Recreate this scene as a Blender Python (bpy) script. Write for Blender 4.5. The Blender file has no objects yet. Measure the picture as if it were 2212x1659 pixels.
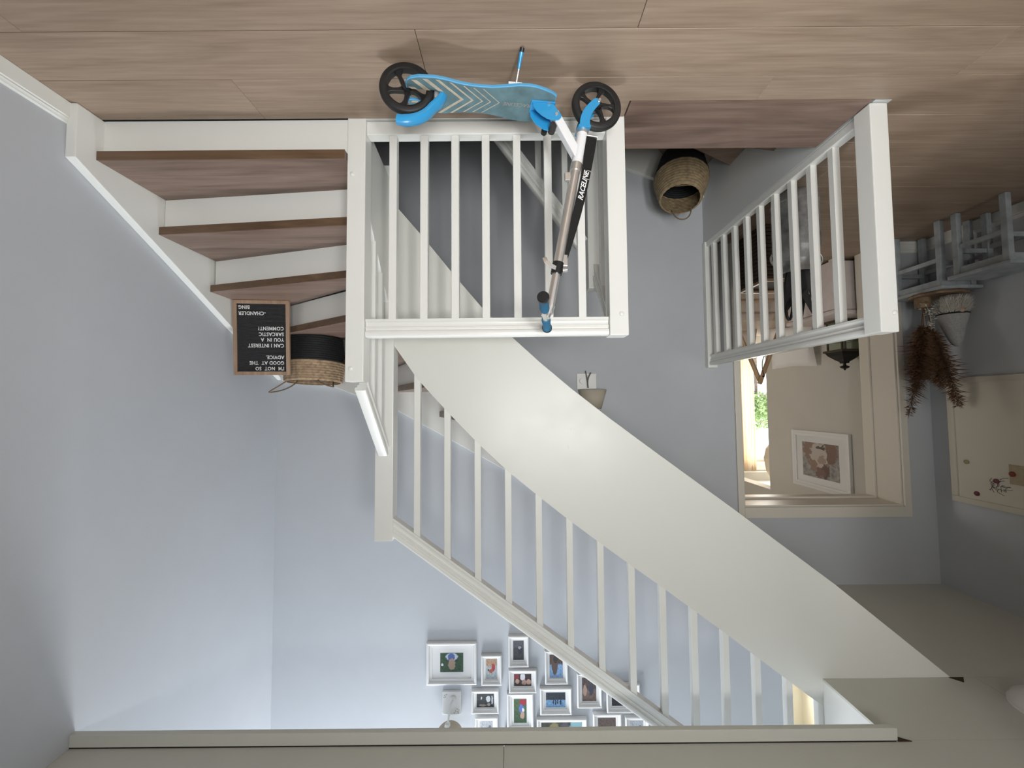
import bpy, bmesh, math, random
from mathutils import Vector, Matrix, Euler
random.seed(7)
S = bpy.context.scene
COL = S.collection
PI = math.pi

# ------------------------------------------------------------------ camera
# the photograph hangs upside down: the camera is rolled by half a turn
CAMPOS = Vector((0, 0, 1.27))
YAW, PITCH, ROLL = -0.001048, -0.047724, -0.007894
fwd = Vector((math.sin(YAW)*math.cos(PITCH), math.cos(YAW)*math.cos(PITCH), math.sin(PITCH)))
r0 = Vector((math.cos(YAW), -math.sin(YAW), 0)); u0 = r0.cross(fwd)
rgt = math.cos(ROLL)*r0 + math.sin(ROLL)*u0
upv = -math.sin(ROLL)*r0 + math.cos(ROLL)*u0
cd = bpy.data.cameras.new('camera'); cam = bpy.data.objects.new('camera', cd); COL.objects.link(cam)
cd.sensor_width = 36.0; cd.lens = 870/2212*36.0; cd.clip_start = 0.02; cd.clip_end = 200
Rm = Matrix((-rgt, -upv, -fwd)).transposed()
cam.matrix_world = Matrix.Translation(CAMPOS) @ Rm.to_4x4()
S.camera = cam

# ------------------------------------------------------------------ world, lights, exposure
w = bpy.data.worlds.new('sky'); S.world = w; w.use_nodes = True
bg = w.node_tree.nodes['Background']; bg.inputs[0].default_value = (0.80, 0.90, 1.0, 1); bg.inputs[1].default_value = 4.0
S.view_settings.view_transform = 'Standard'; S.view_settings.look = 'None'
S.view_settings.exposure = 0.12; S.view_settings.gamma = 1.0; S.view_settings.use_curve_mapping = False

def area(name, loc, rot, sx, sy, power, color):
    l = bpy.data.lights.new(name, 'AREA'); l.shape = 'RECTANGLE'; l.size = sx; l.size_y = sy
    l.energy = power; l.color = color
    o = bpy.data.objects.new(name, l); COL.objects.link(o); o.location = loc; o.rotation_euler = rot
    return o
# daylight that comes in at the openings of the house (skylight, windows), plus fill light
def downward(o, deg):            # sky light slants down through a window
    o.rotation_euler = (PI/2-math.radians(deg), 0, 0); return o
area('skylight_daylight', (0.55, 2.42, 5.99), (0, 0, 0), 1.25, 1.0, 122, (0.91, 0.95, 1.0))
downward(area('landing_window_daylight_a', (-0.85, -1.32, 1.50), (0, 0, 0), 0.36, 1.1, 54, (1.0, 0.985, 0.955)), 52)
downward(area('landing_window_daylight_b', (-0.15, -1.32, 1.50), (0, 0, 0), 0.36, 1.1, 40, (1.0, 0.985, 0.955)), 52)
downward(area('landing_added_fill', (-2.60, -1.32, 1.55), (0, 0, 0), 0.5, 0.9, 17, (1.0, 0.90, 0.76)), 62)  # added fill that brightens the left floor, no such window known
area('bedroom_window_daylight', (-4.05, 6.36, 1.35), (-PI/2, 0, 0), 0.95, 1.7, 60, (1.0, 0.95, 0.86))
area('bedroom_side_light', (0.95, 5.0, 1.5), (0, PI/2, 0), 1.2, 1.2, 22, (1.0, 0.93, 0.84))  # area light in front of a closed wall, no opening here
area('upstairs_room_daylight', (-2.6, 4.65, 4.2), (-PI/2, 0, 0), 0.8, 0.9, 20, (1.0, 0.95, 0.84))

# ------------------------------------------------------------------ materials
MATS = {}
def nodes(name):
    m = bpy.data.materials.new(name); m.use_nodes = True
    nt = m.node_tree; b = nt.nodes['Principled BSDF']
    return m, nt, b
def coord(nt, scale=(1, 1, 1), kind='Object', rnd=0.0):
    tc = nt.nodes.new('ShaderNodeTexCoord'); mp = nt.nodes.new('ShaderNodeMapping')
    mp.inputs['Scale'].default_value = scale
    nt.links.new(tc.outputs[kind], mp.inputs['Vector'])
    if rnd:
        oi = nt.nodes.new('ShaderNodeObjectInfo'); mu = nt.nodes.new('ShaderNodeMath'); mu.operation = 'MULTIPLY'
        mu.inputs[1].default_value = rnd
        nt.links.new(oi.outputs['Random'], mu.inputs[0]); nt.links.new(mu.outputs[0], mp.inputs['Location'])
    return mp.outputs['Vector']
def noise(nt, vec, scale=5, detail=3, rough=0.5, dist=0.0):
    n = nt.nodes.new('ShaderNodeTexNoise'); n.inputs['Scale'].default_value = scale
    n.inputs['Detail'].default_value = detail; n.inputs['Roughness'].default_value = rough
    n.inputs['Distortion'].default_value = dist; nt.links.new(vec, n.inputs['Vector'])
    return n.outputs['Fac']
def ramp(nt, fac, stops):
    r = nt.nodes.new('ShaderNodeValToRGB'); e = r.color_ramp.elements
    while len(e) < len(stops): e.new(0.5)
    for i, (p, c) in enumerate(stops):
        e[i].position = p; e[i].color = (*c, 1) if len(c) == 3 else c
    nt.links.new(fac, r.inputs['Fac']); return r.outputs['Color']
def mixc(nt, fac, a, b, mode='MIX'):
    m = nt.nodes.new('ShaderNodeMix'); m.data_type = 'RGBA'; m.blend_type = mode
    for s, v in ((m.inputs[0], fac), (m.inputs[6], a), (m.inputs[7], b)):
        if isinstance(v, (int, float)): s.default_value = v
        elif isinstance(v, tuple): s.default_value = (*v, 1) if len(v) == 3 else v
        else: nt.links.new(v, s)
    return m.outputs[2]
def bump(nt, b, height, strength=0.2, dist=0.002):
    bp = nt.nodes.new('ShaderNodeBump'); bp.inputs['Strength'].default_value = strength
    bp.inputs['Distance'].default_value = dist
    nt.links.new(height, bp.inputs['Height']); nt.links.new(bp.outputs[0], b.inputs['Normal'])
def mat(name, col, rough=0.5, metal=0.0, var=0.0, vscale=8, bmp=0.0, bscale=60, coat=0.0, rnd=0.0):
    if name in MATS: return MATS[name]
    m, nt, b = nodes(name)
    b.inputs['Roughness'].default_value = rough; b.inputs['Metallic'].default_value = metal
    b.inputs['Base Color'].default_value = (*col, 1)
    if coat: b.inputs['Coat Weight'].default_value = coat; b.inputs['Coat Roughness'].default_value = 0.15
    v = coord(nt, rnd=rnd)
    if var:
        n = noise(nt, v, vscale, 4, 0.6)
        lo = tuple(c*(1-var) for c in col); hi = tuple(min(1, c*(1+var)) for c in col)
        nt.links.new(ramp(nt, n, [(0.3, lo), (0.7, hi)]), b.inputs['Base Color'])
    if bmp:
        bump(nt, b, noise(nt, v, bscale, 2, 0.6), bmp)
    MATS[name] = m; return m
def wood(name, dark, mid, light, axis='X', rough=0.42, rnd=40.0, scale=1.0, tint=0.10):
    if name in MATS: return MATS[name]
    m, nt, b = nodes(name)
    a = {'X': (1.1, 11, 11), 'Y': (11, 1.1, 11), 'Z': (11, 11, 1.1)}[axis]
    f = {'X': (3.5, 95, 95), 'Y': (95, 3.5, 95), 'Z': (95, 95, 3.5)}[axis]
    v1 = coord(nt, tuple(c*scale for c in a), rnd=rnd); v2 = coord(nt, tuple(c*scale for c in f), rnd=rnd)
    n1 = noise(nt, v1, 1.0, 5, 0.55, 1.4); n2 = noise(nt, v2, 1.0, 2, 0.6)
    c1 = ramp(nt, n1, [(0.28, dark), (0.5, mid), (0.72, light)])
    c2 = ramp(nt, n2, [(0.3, (0.80, 0.79, 0.78)), (0.65, (1.06, 1.06, 1.06))])
    c = mixc(nt, 0.75, c1, c2, 'MULTIPLY')
    oi = nt.nodes.new('ShaderNodeObjectInfo')
    c3 = ramp(nt, oi.outputs['Random'], [(0.0, (1-tint,)*3), (1.0, (1+tint*0.6,)*3)])
    c = mixc(nt, 1.0, c, c3, 'MULTIPLY')
    nt.links.new(c, b.inputs['Base Color']); b.inputs['Roughness'].default_value = rough
    bump(nt, b, n2, 0.12, 0.001)
    MATS[name] = m; return m
def print_mat(name, top, bot, split, blobs, nz=0.25, wob=0.14):
    """flat photographic print: two tones and soft patches"""
    m, nt, b = nodes(name); b.inputs['Roughness'].default_value = 0.35
    tc = nt.nodes.new('ShaderNodeTexCoord'); sp = nt.nodes.new('ShaderNodeSeparateXYZ')
    nn = nt.nodes.new('ShaderNodeTexNoise'); nn.inputs['Scale'].default_value = 9; nn.inputs['Detail'].default_value = 5
    nt.links.new(tc.outputs['UV'], nn.inputs['Vector'])
    mx = nt.nodes.new('ShaderNodeVectorMath'); mx.operation = 'MULTIPLY_ADD'
    mx.inputs[1].default_value = (wob, wob, 0)
    sub = nt.nodes.new('ShaderNodeVectorMath'); sub.operation = 'SUBTRACT'; sub.inputs[1].default_value = (0.5, 0.5, 0.5)
    nt.links.new(nn.outputs['Color'], sub.inputs[0]); nt.links.new(sub.outputs[0], mx.inputs[0]); nt.links.new(tc.outputs['UV'], mx.inputs[2])
    P = mx.outputs[0]
    nt.links.new(P, sp.inputs[0])
    mr = nt.nodes.new('ShaderNodeMapRange'); mr.inputs[1].default_value = split-0.03; mr.inputs[2].default_value = split+0.03
    nt.links.new(sp.outputs['Y'], mr.inputs[0])
    c = mixc(nt, mr.outputs[0], bot, top)
    var = ramp(nt, nn.outputs['Fac'], [(0.3, (1-nz*1.6,)*3), (0.7, (1+nz,)*3)])
    c = mixc(nt, 1.0, c, var, 'MULTIPLY')
    for (cx, cy, rx, ry, colr) in blobs:
        s = nt.nodes.new('ShaderNodeVectorMath'); s.operation = 'SUBTRACT'; s.inputs[1].default_value = (cx, cy, 0)
        d = nt.nodes.new('ShaderNodeVectorMath'); d.operation = 'MULTIPLY'; d.inputs[1].default_value = (1/rx, 1/ry, 0)
        l = nt.nodes.new('ShaderNodeVectorMath'); l.operation = 'LENGTH'
        nt.links.new(P, s.inputs[0]); nt.links.new(s.outputs[0], d.inputs[0]); nt.links.new(d.outputs[0], l.inputs[0])
        r = nt.nodes.new('ShaderNodeMapRange'); r.inputs[1].default_value = 1.08; r.inputs[2].default_value = 0.92
        nt.links.new(l.outputs['Value'], r.inputs[0])
        c = mixc(nt, r.outputs[0], c, colr)
    nt.links.new(c, b.inputs['Base Color'])
    return m

WALL = mat('blue_grey_wall_paint', (0.522, 0.545, 0.576), 0.75, var=0.02, vscale=3, bmp=0.12, bscale=220)
WHITE = mat('white_stair_paint', (0.81, 0.815, 0.78), 0.33, var=0.012, vscale=4, bmp=0.04, bscale=90)
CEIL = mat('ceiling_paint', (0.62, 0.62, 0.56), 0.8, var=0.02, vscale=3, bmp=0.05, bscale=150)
CREAM = mat('cream_wall_paint', (0.62, 0.60, 0.55), 0.75, var=0.02, vscale=3, bmp=0.08, bscale=200)
DOORW = mat('door_frame_paint', (0.72, 0.68, 0.60), 0.4)
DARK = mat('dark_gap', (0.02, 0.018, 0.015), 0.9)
OAK = wood('oak_laminate', (0.270, 0.196, 0.140), (0.335, 0.248, 0.182), (0.375, 0.284, 0.212), tint=0.05)
TREAD = wood('brown_oak_tread', (0.135, 0.086, 0.064), (0.215, 0.143, 0.110), (0.275, 0.190, 0.148), tint=0.06)
NOSE = wood('brown_oak_edge', (0.105, 0.060, 0.032), (0.150, 0.090, 0.050), (0.185, 0.115, 0.068), tint=0.04)

# ------------------------------------------------------------------ mesh helpers
class MB:
    def __init__(s): s.v = []; s.f = []; s.uv = None
    def add(s, vs, fs):
        o = len(s.v); s.v += [tuple(p) for p in vs]; s.f += [tuple(i+o for i in q) for q in fs]; return s
    def box(s, x0, x1, y0, y1, z0, z1):
        return s.add([(x0,y0,z0),(x1,y0,z0),(x1,y1,z0),(x0,y1,z0),(x0,y0,z1),(x1,y0,z1),(x1,y1,z1),(x0,y1,z1)],
                     [(0,3,2,1),(4,5,6,7),(0,1,5,4),(1,2,6,5),(2,3,7,6),(3,0,4,7)])
    def prism(s, poly, fn, a, b):
        """extrude a 2-D polygon: fn(u, v, t) -> xyz for t = a and b"""
        n = len(poly)
        vs = [fn(u, v, a) for u, v in poly] + [fn(u, v, b) for u, v in poly]
        fs = [tuple(range(n-1, -1, -1)), tuple(range(n, 2*n))] + [(i, (i+1) % n, n+(i+1) % n, n+i) for i in range(n)]
        return s.add(vs, fs)
    def sweep(s, path, prof, upref=(0, 0, 1), closed=True, cap=True, scales=None):
        """profile points (side, up) carried along a path"""
        path = [Vector(p) for p in path]; n = len(prof); vs = []; U = Vector(upref)
        for i, p in enumerate(path):
            t = (path[min(i+1, len(path)-1)] - path[max(i-1, 0)]).normalized()
            side = t.cross(U)
            if side.length < 1e-4: side = t.cross(Vector((1, 0, 0)))
            side.normalize(); up = side.cross(t).normalized()
            k = scales[i] if scales else 1
            vs += [p + side*(a*k) + up*(b*k) for a, b in prof]
        fs = []
        for i in range(len(path)-1):
            for j in range(n if closed else n-1):
                fs.append((i*n+j, i*n+(j+1) % n, (i+1)*n+(j+1) % n, (i+1)*n+j))
        if cap and closed:
            fs += [tuple(range(n-1, -1, -1)), tuple(range((len(path)-1)*n, len(path)*n))]
        return s.add(vs, fs)
    def tube(s, path, r, seg=10, upref=(0, 0, 1), scales=None):
        return s.sweep(path, [(r*math.cos(2*PI*i/seg), r*math.sin(2*PI*i/seg)) for i in range(seg)], upref, scales=scales)
    def lathe(s, prof, seg=32, c=(0, 0, 0), fn=None, closed=False):
        """profile (radius, height) turned about z (or about fn's axis)"""
        n = len(prof); vs = []
        for i in range(seg):
            a = 2*PI*i/seg
            for r, h in prof:
                p = (r*math.cos(a), r*math.sin(a), h)
                if fn: p = fn(*p)
                vs.append((p[0]+c[0], p[1]+c[1], p[2]+c[2]))
        fs = []
        for i in range(seg):
            for j in range(n if closed else n-1):
                fs.append((i*n+j, ((i+1) % seg)*n+j, ((i+1) % seg)*n+(j+1) % n, i*n+(j+1) % n))
        return s.add(vs, fs)
    def build(s, name, material, parent=None, smooth=False, bevel=0.0, world=True, kind=None, label=None, seg=2):
        me = bpy.data.meshes.new(name)
        vs = s.v
        if parent is not None and world:
            inv = LM.get(parent, Matrix()).inverted(); vs = [tuple(inv @ Vector(p)) for p in vs]
        me.from_pydata(vs, [], s.f); me.validate()
        bm = bmesh.new(); bm.from_mesh(me); bmesh.ops.recalc_face_normals(bm, faces=bm.faces[:])
        if bevel:
            es = [e for e in bm.edges if len(e.link_faces) == 2 and e.calc_face_angle(0) > 0.6]
            bmesh.ops.bevel(bm, geom=es, offset=bevel, segments=seg, affect='EDGES', profile=0.6)
        bm.to_mesh(me); bm.free()
        if smooth:
            for p in me.polygons: p.use_smooth = True
            try: me.set_sharp_from_angle(angle=math.radians(40))
            except Exception: pass
        elif bevel > 0.009:
            for p in me.polygons: p.use_smooth = True
            try: me.set_sharp_from_angle(angle=math.radians(50))
            except Exception: pass
        me.materials.append(material)
        o = bpy.data.objects.new(name, me); COL.objects.link(o)
        if parent is not None: o.parent = parent; LM[o] = LM.get(parent, Matrix())
        if kind: o['kind'] = kind
        if label: o['label'] = label
        return o
LM = {}
def thing(name, label, cat, loc=(0, 0, 0), rot=None, group=None, kind=None):
    o = bpy.data.objects.new(name, None); COL.objects.link(o); o.empty_display_size = 0.05
    m = Matrix.Translation(Vector(loc)) @ (rot.to_4x4() if rot else Matrix())
    o.location = loc
    if rot: o.rotation_euler = rot.to_euler()
    LM[o] = m
    o['label'] = label
    if kind: o['kind'] = kind
    else: o['category'] = cat
    if group: o['group'] = group
    return o
def tag(o, label, cat=None, group=None, kind=None):
    o['label'] = label
    if kind: o['kind'] = kind
    elif cat: o['category'] = cat
    if group: o['group'] = group
    return o
def BX(*a): return MB().box(*a)
def text(name, body, size, material, parent, mtx, align='LEFT', depth=0.0006, shear=0.0, xs=1.0, world=True, spacing=1.0, label=None, bold=0.0):
    cu = bpy.data.curves.new(name, 'FONT'); cu.body = body; cu.size = size; cu.align_x = align
    cu.extrude = depth; cu.offset = bold; cu.shear = shear; cu.resolution_u = 3; cu.space_character = spacing
    to = bpy.data.objects.new(name, cu); COL.objects.link(to)
    dg = bpy.context.evaluated_depsgraph_get(); dg.update()
    me = bpy.data.meshes.new_from_object(to.evaluated_get(dg))
    bpy.data.objects.remove(to)
    me.name = name
    me.transform(mtx @ Matrix.Diagonal((xs, 1, 1, 1)))
    if parent is not None and world: me.transform(LM.get(parent, Matrix()).inverted())
    me.materials.clear(); me.materials.append(material)
    o = bpy.data.objects.new(name, me); COL.objects.link(o); o.parent = parent
    if label: o['label'] = label
    return o
def basis(ox, ex, ey, ez):
    m = Matrix((ex, ey, ez)).transposed().to_4x4(); m.translation = Vector(ox); return m
def bez(p0, p1, p2, p3, n=10):
    out = []
    for i in range(n+1):
        t = i/n; a = (1-t)**3; b = 3*t*(1-t)**2; c = 3*t*t*(1-t); d = t**3
        out.append(tuple(a*p0[k]+b*p1[k]+c*p2[k]+d*p3[k] for k in range(len(p0))))
    return out
def lerp(a, b, t): return a+(b-a)*t

# ------------------------------------------------------------------ main dimensions (metres)
XR, XL = 1.85, -3.307          # right and left wall faces
YB, YF = 3.18, -1.30            # back and front wall faces
H, HU = 2.69, 6.00             # ceiling of this storey, ceiling of the storey above
WELL_X0, WELL_X1 = -1.55, 0.70 # stair well
YW = 1.745                     # front edge of the well
R = 0.196                      # riser height
DX0, DX1, DZ = -3.055, -1.795, 2.10   # doorway
ZB = -2.95

# ------------------------------------------------------------------ the setting
# back wall: doorway below, a door opening upstairs
m = MB()
m.box(-3.6, DX0, YB, YB+0.24, 0, H); m.box(DX1, 2.1, YB, YB+0.24, 0, H); m.box(DX0, DX1, YB, YB+0.24, DZ, H)
m.box(WELL_X0-0.4, 2.1, YB, YB+0.24, ZB, 0)
UX0, UX1, UZ0, UZ1 = -3.0, -2.10, 2.94, 4.95
m.box(-3.6, UX0, YB, YB+0.24, H, HU); m.box(UX1, 2.1, YB, YB+0.24, H, HU); m.box(UX0, UX1, YB, YB+0.24, H, UZ0); m.box(UX0, UX1, YB, YB+0.24, UZ1, HU)
o = m.build('wall_back', WALL); o['kind'] = 'structure'; o['label'] = 'pale blue-grey back wall of the stairwell'
o = BX(XR, XR+0.2, YF-0.2, YB+0.24, ZB, HU).build('wall_right', WALL); o['kind'] = 'structure'
m = BX(XL-0.2, XL, YF-0.2, YB+0.24, -0.3, HU); o = m.build('wall_left', WALL); o['kind'] = 'structure'
# front wall behind the viewer, two windows plus an added one that lights the left floor
m = MB(); wins = [(-2.90, -2.30), (-1.05, -0.65), (-0.35, 0.05)]; z0, z1 = 0.95, 2.05
m.box(XL-0.2, XR+0.2, YF-0.2, YF, -0.3, z0); m.box(XL-0.2, XR+0.2, YF-0.2, YF, z1, H)
m.box(XL-0.2, wins[0][0], YF-0.2, YF, z0, z1); m.box(wins[0][1], wins[1][0], YF-0.2, YF, z0, z1); m.box(wins[1][1], wins[2][0], YF-0.2, YF, z0, z1); m.box(wins[2][1], XR+0.2, YF-0.2, YF, z0, z1)
o = m.build('wall_front', WALL); o['kind'] = 'structure'
for i, (a, b) in enumerate(wins):
    f = MB(); t = 0.05
    f.box(a, b, YF-0.12, YF-0.06, z0, z0+t); f.box(a, b, YF-0.12, YF-0.06, z1-t, z1); f.box(a, a+t, YF-0.12, YF-0.06, z0+t, z1-t); f.box(b-t, b, YF-0.12, YF-0.06, z0+t, z1-t)
    o = f.build('window_%d' % (i+5), WHITE); o['kind'] = 'structure'  # the leftmost frame belongs to the added window
o = BX(-1.92, -1.80, YF, 1.02, 0.0, H).build('wall_added_shade', WALL); o['kind'] = 'structure'; o['label'] = 'unseen partition added beside the viewer to shade the left end of the landing'  # added out of view to keep window light off the left end
# walls of the well below the floor
o = MB().box(WELL_X0-0.30, WELL_X0, YW-0.1, YB, ZB, -0.001).build('wall_well_left', mat('fascia_grey', (0.62, 0.63, 0.62), 0.6)); o['kind'] = 'structure'
o = MB().box(WELL_X0-0.3, XR, YW-0.16, YW-0.021, ZB, -0.25).build('wall_well_front', WALL); o['kind'] = 'structure'
o = MB().box(WELL_X0, XR, YW-0.1, YB, ZB-0.1, ZB).build('floor_downstairs', OAK); o['kind'] = 'structure'

o = MB().box(-40, 40, -40, 60, -3.3, -3.1).build('ground', mat('garden_ground', (0.30, 0.30, 0.24), 0.9, var=0.2, vscale=1)); o['kind'] = 'structure'
# floor slab and its planks
m = MB()
m.box(XL, XR, YF, YW-0.02, -0.25, -0.012); m.box(XL, WELL_X0-0.02, YW-0.02, YB, -0.25, -0.012); m.box(-5.3, 1.2, YB+0.24, 6.5, -0.25, -0.012); m.box(DX0-0.3, DX1, YB, YB+0.24, -0.25, -0.012)
floor = m.build('floor', mat('subfloor', (0.16, 0.12, 0.09), 0.9)); floor['kind'] = 'structure'; floor['label'] = 'light oak plank floor of the landing'
LM[floor] = Matrix()
PW = 0.205; rows = []
def plank(x0, x1, y0, y1):
    g = 0.0009
    MB().box(x0+g, x1-g, y0+g, y1-g, -0.012, 0.0).build('plank', OAK, floor, bevel=0.0012, seg=1)
def plank_poly(poly):
    MB().prism(poly, lambda u, v, t: (u, v, t), -0.012, 0.0).build('plank', OAK, floor, bevel=0.0012, seg=1)
y = 1.515 - 6*PW
while y < 6.4:
    y0, y1 = y, y+PW
    row = round((y-1.515)/PW)+6
    segs = []
    if y0 < 1.6:
        y1c = YW-0.012 if row == 6 else y1
        segs.append((XL+0.012, XR-0.012, y0, y1c))
    elif y0 < YB: segs.append((XL+0.012, -1.625, y0 if row > 7 else YW-0.012, y1))
    else: segs.append((XL+0.012, -1.0, y0, y1))
    for (a, b, c, d) in segs:
        if row == 6: cuts = [1.085, -1.04-0.0, 2.4]
        elif row == 5: cuts = [0.32, -1.9+0.15]
        elif row == 4: cuts = [-0.438, 1.65]
        else:
            s0 = random.uniform(-3.2, -2.2); cuts = [s0+1.38*i for i in range(1, 5)]
        if row < 7: cuts = [c_ for c_ in cuts] + ([cuts[0]-2.1] if row in (4,) else [])
        xs = sorted([a] + [c_ for c_ in cuts if a+0.1 < c_ < b-0.1] + [b])
        for p, q in zip(xs, xs[1:]):
            if row == 6:
                # the landing board takes the place of the plank edge at the head of the lower stairs
                if q <= -1.545 or p >= -0.51: plank(p, q, c, d)
                elif p < -1.62: plank_poly([(p, c), (q, c), (q, 1.640), (-1.62, 1.640), (-1.62, d), (p, d)])
                else: plank_poly([(p, c), (q, c), (q, d), (-0.508, d), (-0.508, 1.640), (p, 1.640)])
            else: plank(p, q, c, d)
    y += PW
# ceiling slab of the landing (floor of the storey above) with board panels
m = MB(); zc = H+0.012
m.box(XL, XR, YF, 1.752, zc, 2.94); m.box(XL, -1.58, 1.752, 2.13, zc, 2.94); m.box(XL, -1.92, 2.13, YB, zc, 2.94)
ceil = m.build('ceiling', WHITE); ceil['kind'] = 'structure'; LM[ceil] = Matrix()
g = 0.0012
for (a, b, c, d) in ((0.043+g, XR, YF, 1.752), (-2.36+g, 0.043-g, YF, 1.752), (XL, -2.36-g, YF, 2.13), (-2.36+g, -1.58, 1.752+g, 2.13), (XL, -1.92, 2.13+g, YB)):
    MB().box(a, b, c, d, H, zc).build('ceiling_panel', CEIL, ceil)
o = BX(-1.595, XR, 1.742, 1.766, 2.634, 2.684).build('trim_1', CEIL, bevel=0.003); o['kind'] = 'structure'; o['label'] = 'painted timber strip along the edge of the ceiling opening'
BRN = mat('notch_shade_brown', (0.045, 0.022, 0.012), 0.8)  # near-black brown painted in for the shade in the ceiling-edge notches
MB().prism([(-2.225, 2.128), (-2.30, 2.128), (-2.262, 2.092)], lambda u, v, t: (u, v, t), H-0.0025, H+0.003).build('notch_shade', BRN, ceil)
MB().prism([(-1.597, 1.744), (-1.655, 1.744), (-1.597, 1.775)], lambda u, v, t: (u, v, t), H-0.003, H+0.003).build('notch_shade', BRN, ceil)
o = BX(-1.590, XR, 1.7435, 1.7655, 2.6842, 2.6895).build('trim_gap_shade', DARK); o['kind'] = 'structure'  # dark strip stands in for the shade in the gap above the trim
# storey above: end walls, ceiling with skylight
SK = (-0.1, 1.2, 1.9, 2.95)
m = MB()
m.box(XL, SK[0], -0.2, YB, HU, HU+0.15); m.box(SK[1], XR, -0.2, YB, HU, HU+0.15); m.box(SK[0], SK[1], -0.2, SK[2], HU, HU+0.15); m.box(SK[0], SK[1], SK[3], YB, HU, HU+0.15)
o = m.build('ceiling_upstairs', WHITE); o['kind'] = 'structure'
o = BX(XL, XR, -0.2, 0.0, 2.94, HU).build('wall_upstairs', WALL); o['kind'] = 'structure'
f = MB(); t = 0.06
f.box(SK[0], SK[1], SK[2], SK[2]+t, HU+0.06, HU+0.14); f.box(SK[0], SK[1], SK[3]-t, SK[3], HU+0.06, HU+0.14); f.box(SK[0], SK[0]+t, SK[2]+t, SK[3]-t, HU+0.06, HU+0.14); f.box(SK[1]-t, SK[1], SK[2]+t, SK[3]-t, HU+0.06, HU+0.14)
o = f.build('window_3', WHITE); o['kind'] = 'structure'
# small room behind the upstairs doorway
m = MB(); x0, x1, y0, y1 = -3.25, -1.9, YB+0.24, 4.7
m.box(x0-0.1, x0, y0, y1, 2.84, 5.1); m.box(x1, x1+0.1, y0, y1, 2.84, 5.1); m.box(x0, x1, y1, y1+0.1, 2.84, 5.1); m.box(x0, x1, y0, y1, 5.0, 5.1); m.box(x0, x1, y0, y1, 2.84, 2.94)
o = m.build('wall_upstairs_room', mat('pale_yellow_paint', (0.80, 0.77, 0.68), 0.7)); o['kind'] = 'structure'
m = MB(); a = 0.02
m.box(UX0, UX0+a, YB-0.01, YB+0.25, UZ0, UZ1); m.box(UX1-a, UX1, YB-0.01, YB+0.25, UZ0, UZ1); m.box(UX0+a, UX1-a, YB-0.01, YB+0.25, UZ1-a, UZ1)
o = m.build('door_2', WHITE); o['kind'] = 'structure'
# doorway lining and architrave
m = MB(); ar = 0.045
d1 = thing('door_1', 'cream painted doorway frame in the back wall', None, ((DX0+DX1)/2, YB, 0), kind='structure')
MB().box(DX0-0.0, DX0+0.02, YB, YB+0.30, 0, DZ).box(DX1-0.02, DX1, YB, YB+0.30, 0, DZ).box(DX0+0.02, DX1-0.02, YB, YB+0.30, DZ-0.02, DZ).build('lining', DOORW, d1, bevel=0.002)
MB().box(DX0-0.045, DX0+0.008, YB-0.018, YB-0.0005, 0, DZ+0.075).box(DX1-0.008, DX1+0.04, YB-0.018, YB-0.0005, 0, DZ+0.075).box(DX0+0.008, DX1-0.008, YB-0.018, YB-0.0005, DZ-0.008, DZ+0.075).build('architrave', DOORW, d1, bevel=0.004)
MB().box(DX0+0.02, DX0+0.035, YB+0.21, YB+0.30, 0, DZ-0.02).box(DX1-0.035, DX1-0.02, YB+0.21, YB+0.30, 0, DZ-0.02).box(DX0+0.035, DX1-0.035, YB+0.21, YB+0.30, DZ-0.035, DZ-0.02).build('door_stop', DOORW, d1, bevel=0.002)
# baseboards: moulded profile
def baseboard(name, path, side):
    pr = [(0, 0), (0.016, 0), (0.016, 0.062), (0.012, 0.066), (0.014, 0.072), (0.009, 0.078), (0.009, 0.085), (0.004, 0.090), (0, 0.090)]
    o = MB().sweep(path, [(side*a, b) for a, b in pr]).build(name, WHITE, smooth=True); o['kind'] = 'structure'; return o
baseboard('baseboard_right', [(XR, YF, 0.001), (XR, 1.640, 0.001)], -1)
baseboard('baseboard_left', [(XL, YF, 0.001), (XL, YB, 0.001)], 1)
baseboard('baseboard_back', [(XL, YB, 0.001), (DX0-0.045, YB, 0.001)], 1)

# bedroom beyond the doorway
m = MB(); OP0, OPZ = 5.22, 2.40
m.box(XL-0.15, XL, YB+0.24, OP0, 0, H); m.box(XL-0.15, XL, OP0, 6.4, OPZ, H)
m.box(1.0, 1.15, YB+0.24, 6.4, 0, H)
o = m.build('wall_bedroom_side', CREAM); o['kind'] = 'structure'; o['label'] = 'cream bedroom wall carrying the framed picture'
WX0, WX1, WZ0, WZ1 = -4.55, -3.62, 0.45, 2.20
m = MB(); m.box(-5.2, WX0, 6.4, 6.55, 0, 2.6); m.box(WX1, 1.15, 6.4, 6.55, 0, H); m.box(WX0, WX1, 6.4, 6.55, 0, WZ0); m.box(WX0, WX1, 6.4, 6.55, WZ1, 2.6)
m.box(-5.3, -5.2, OP0, 6.55, 0, 2.6); m.box(-5.2, XL-0.15, OP0-0.1, OP0, 0, 2.6)
o = m.build('wall_bedroom_back', CREAM); o['kind'] = 'structure'
o = MB().box(-5.2, XL-0.15, OP0, 6.4, 2.5, 2.6).box(XL-0.15, 1.15, YB+0.24, 6.4, H, H+0.1).build('ceiling_bedroom', mat('white_ceiling', (0.78, 0.76, 0.72), 0.8)); o['kind'] = 'structure'
w4 = thing('window_4', 'tall white bedroom window with horizontal glazing bars', None, ((WX0+WX1)/2, 6.42, WZ0), kind='structure')
t = 0.05; f = MB()
f.box(WX0, WX1, 6.42, 6.48, WZ0, WZ0+t); f.box(WX0, WX1, 6.42, 6.48, WZ1-t, WZ1); f.box(WX0, WX0+t, 6.42, 6.48, WZ0+t, WZ1-t); f.box(WX1-t, WX1, 6.42, 6.48, WZ0+t, WZ1-t)
f.build('window_frame', WHITE, w4, bevel=0.004)
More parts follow.
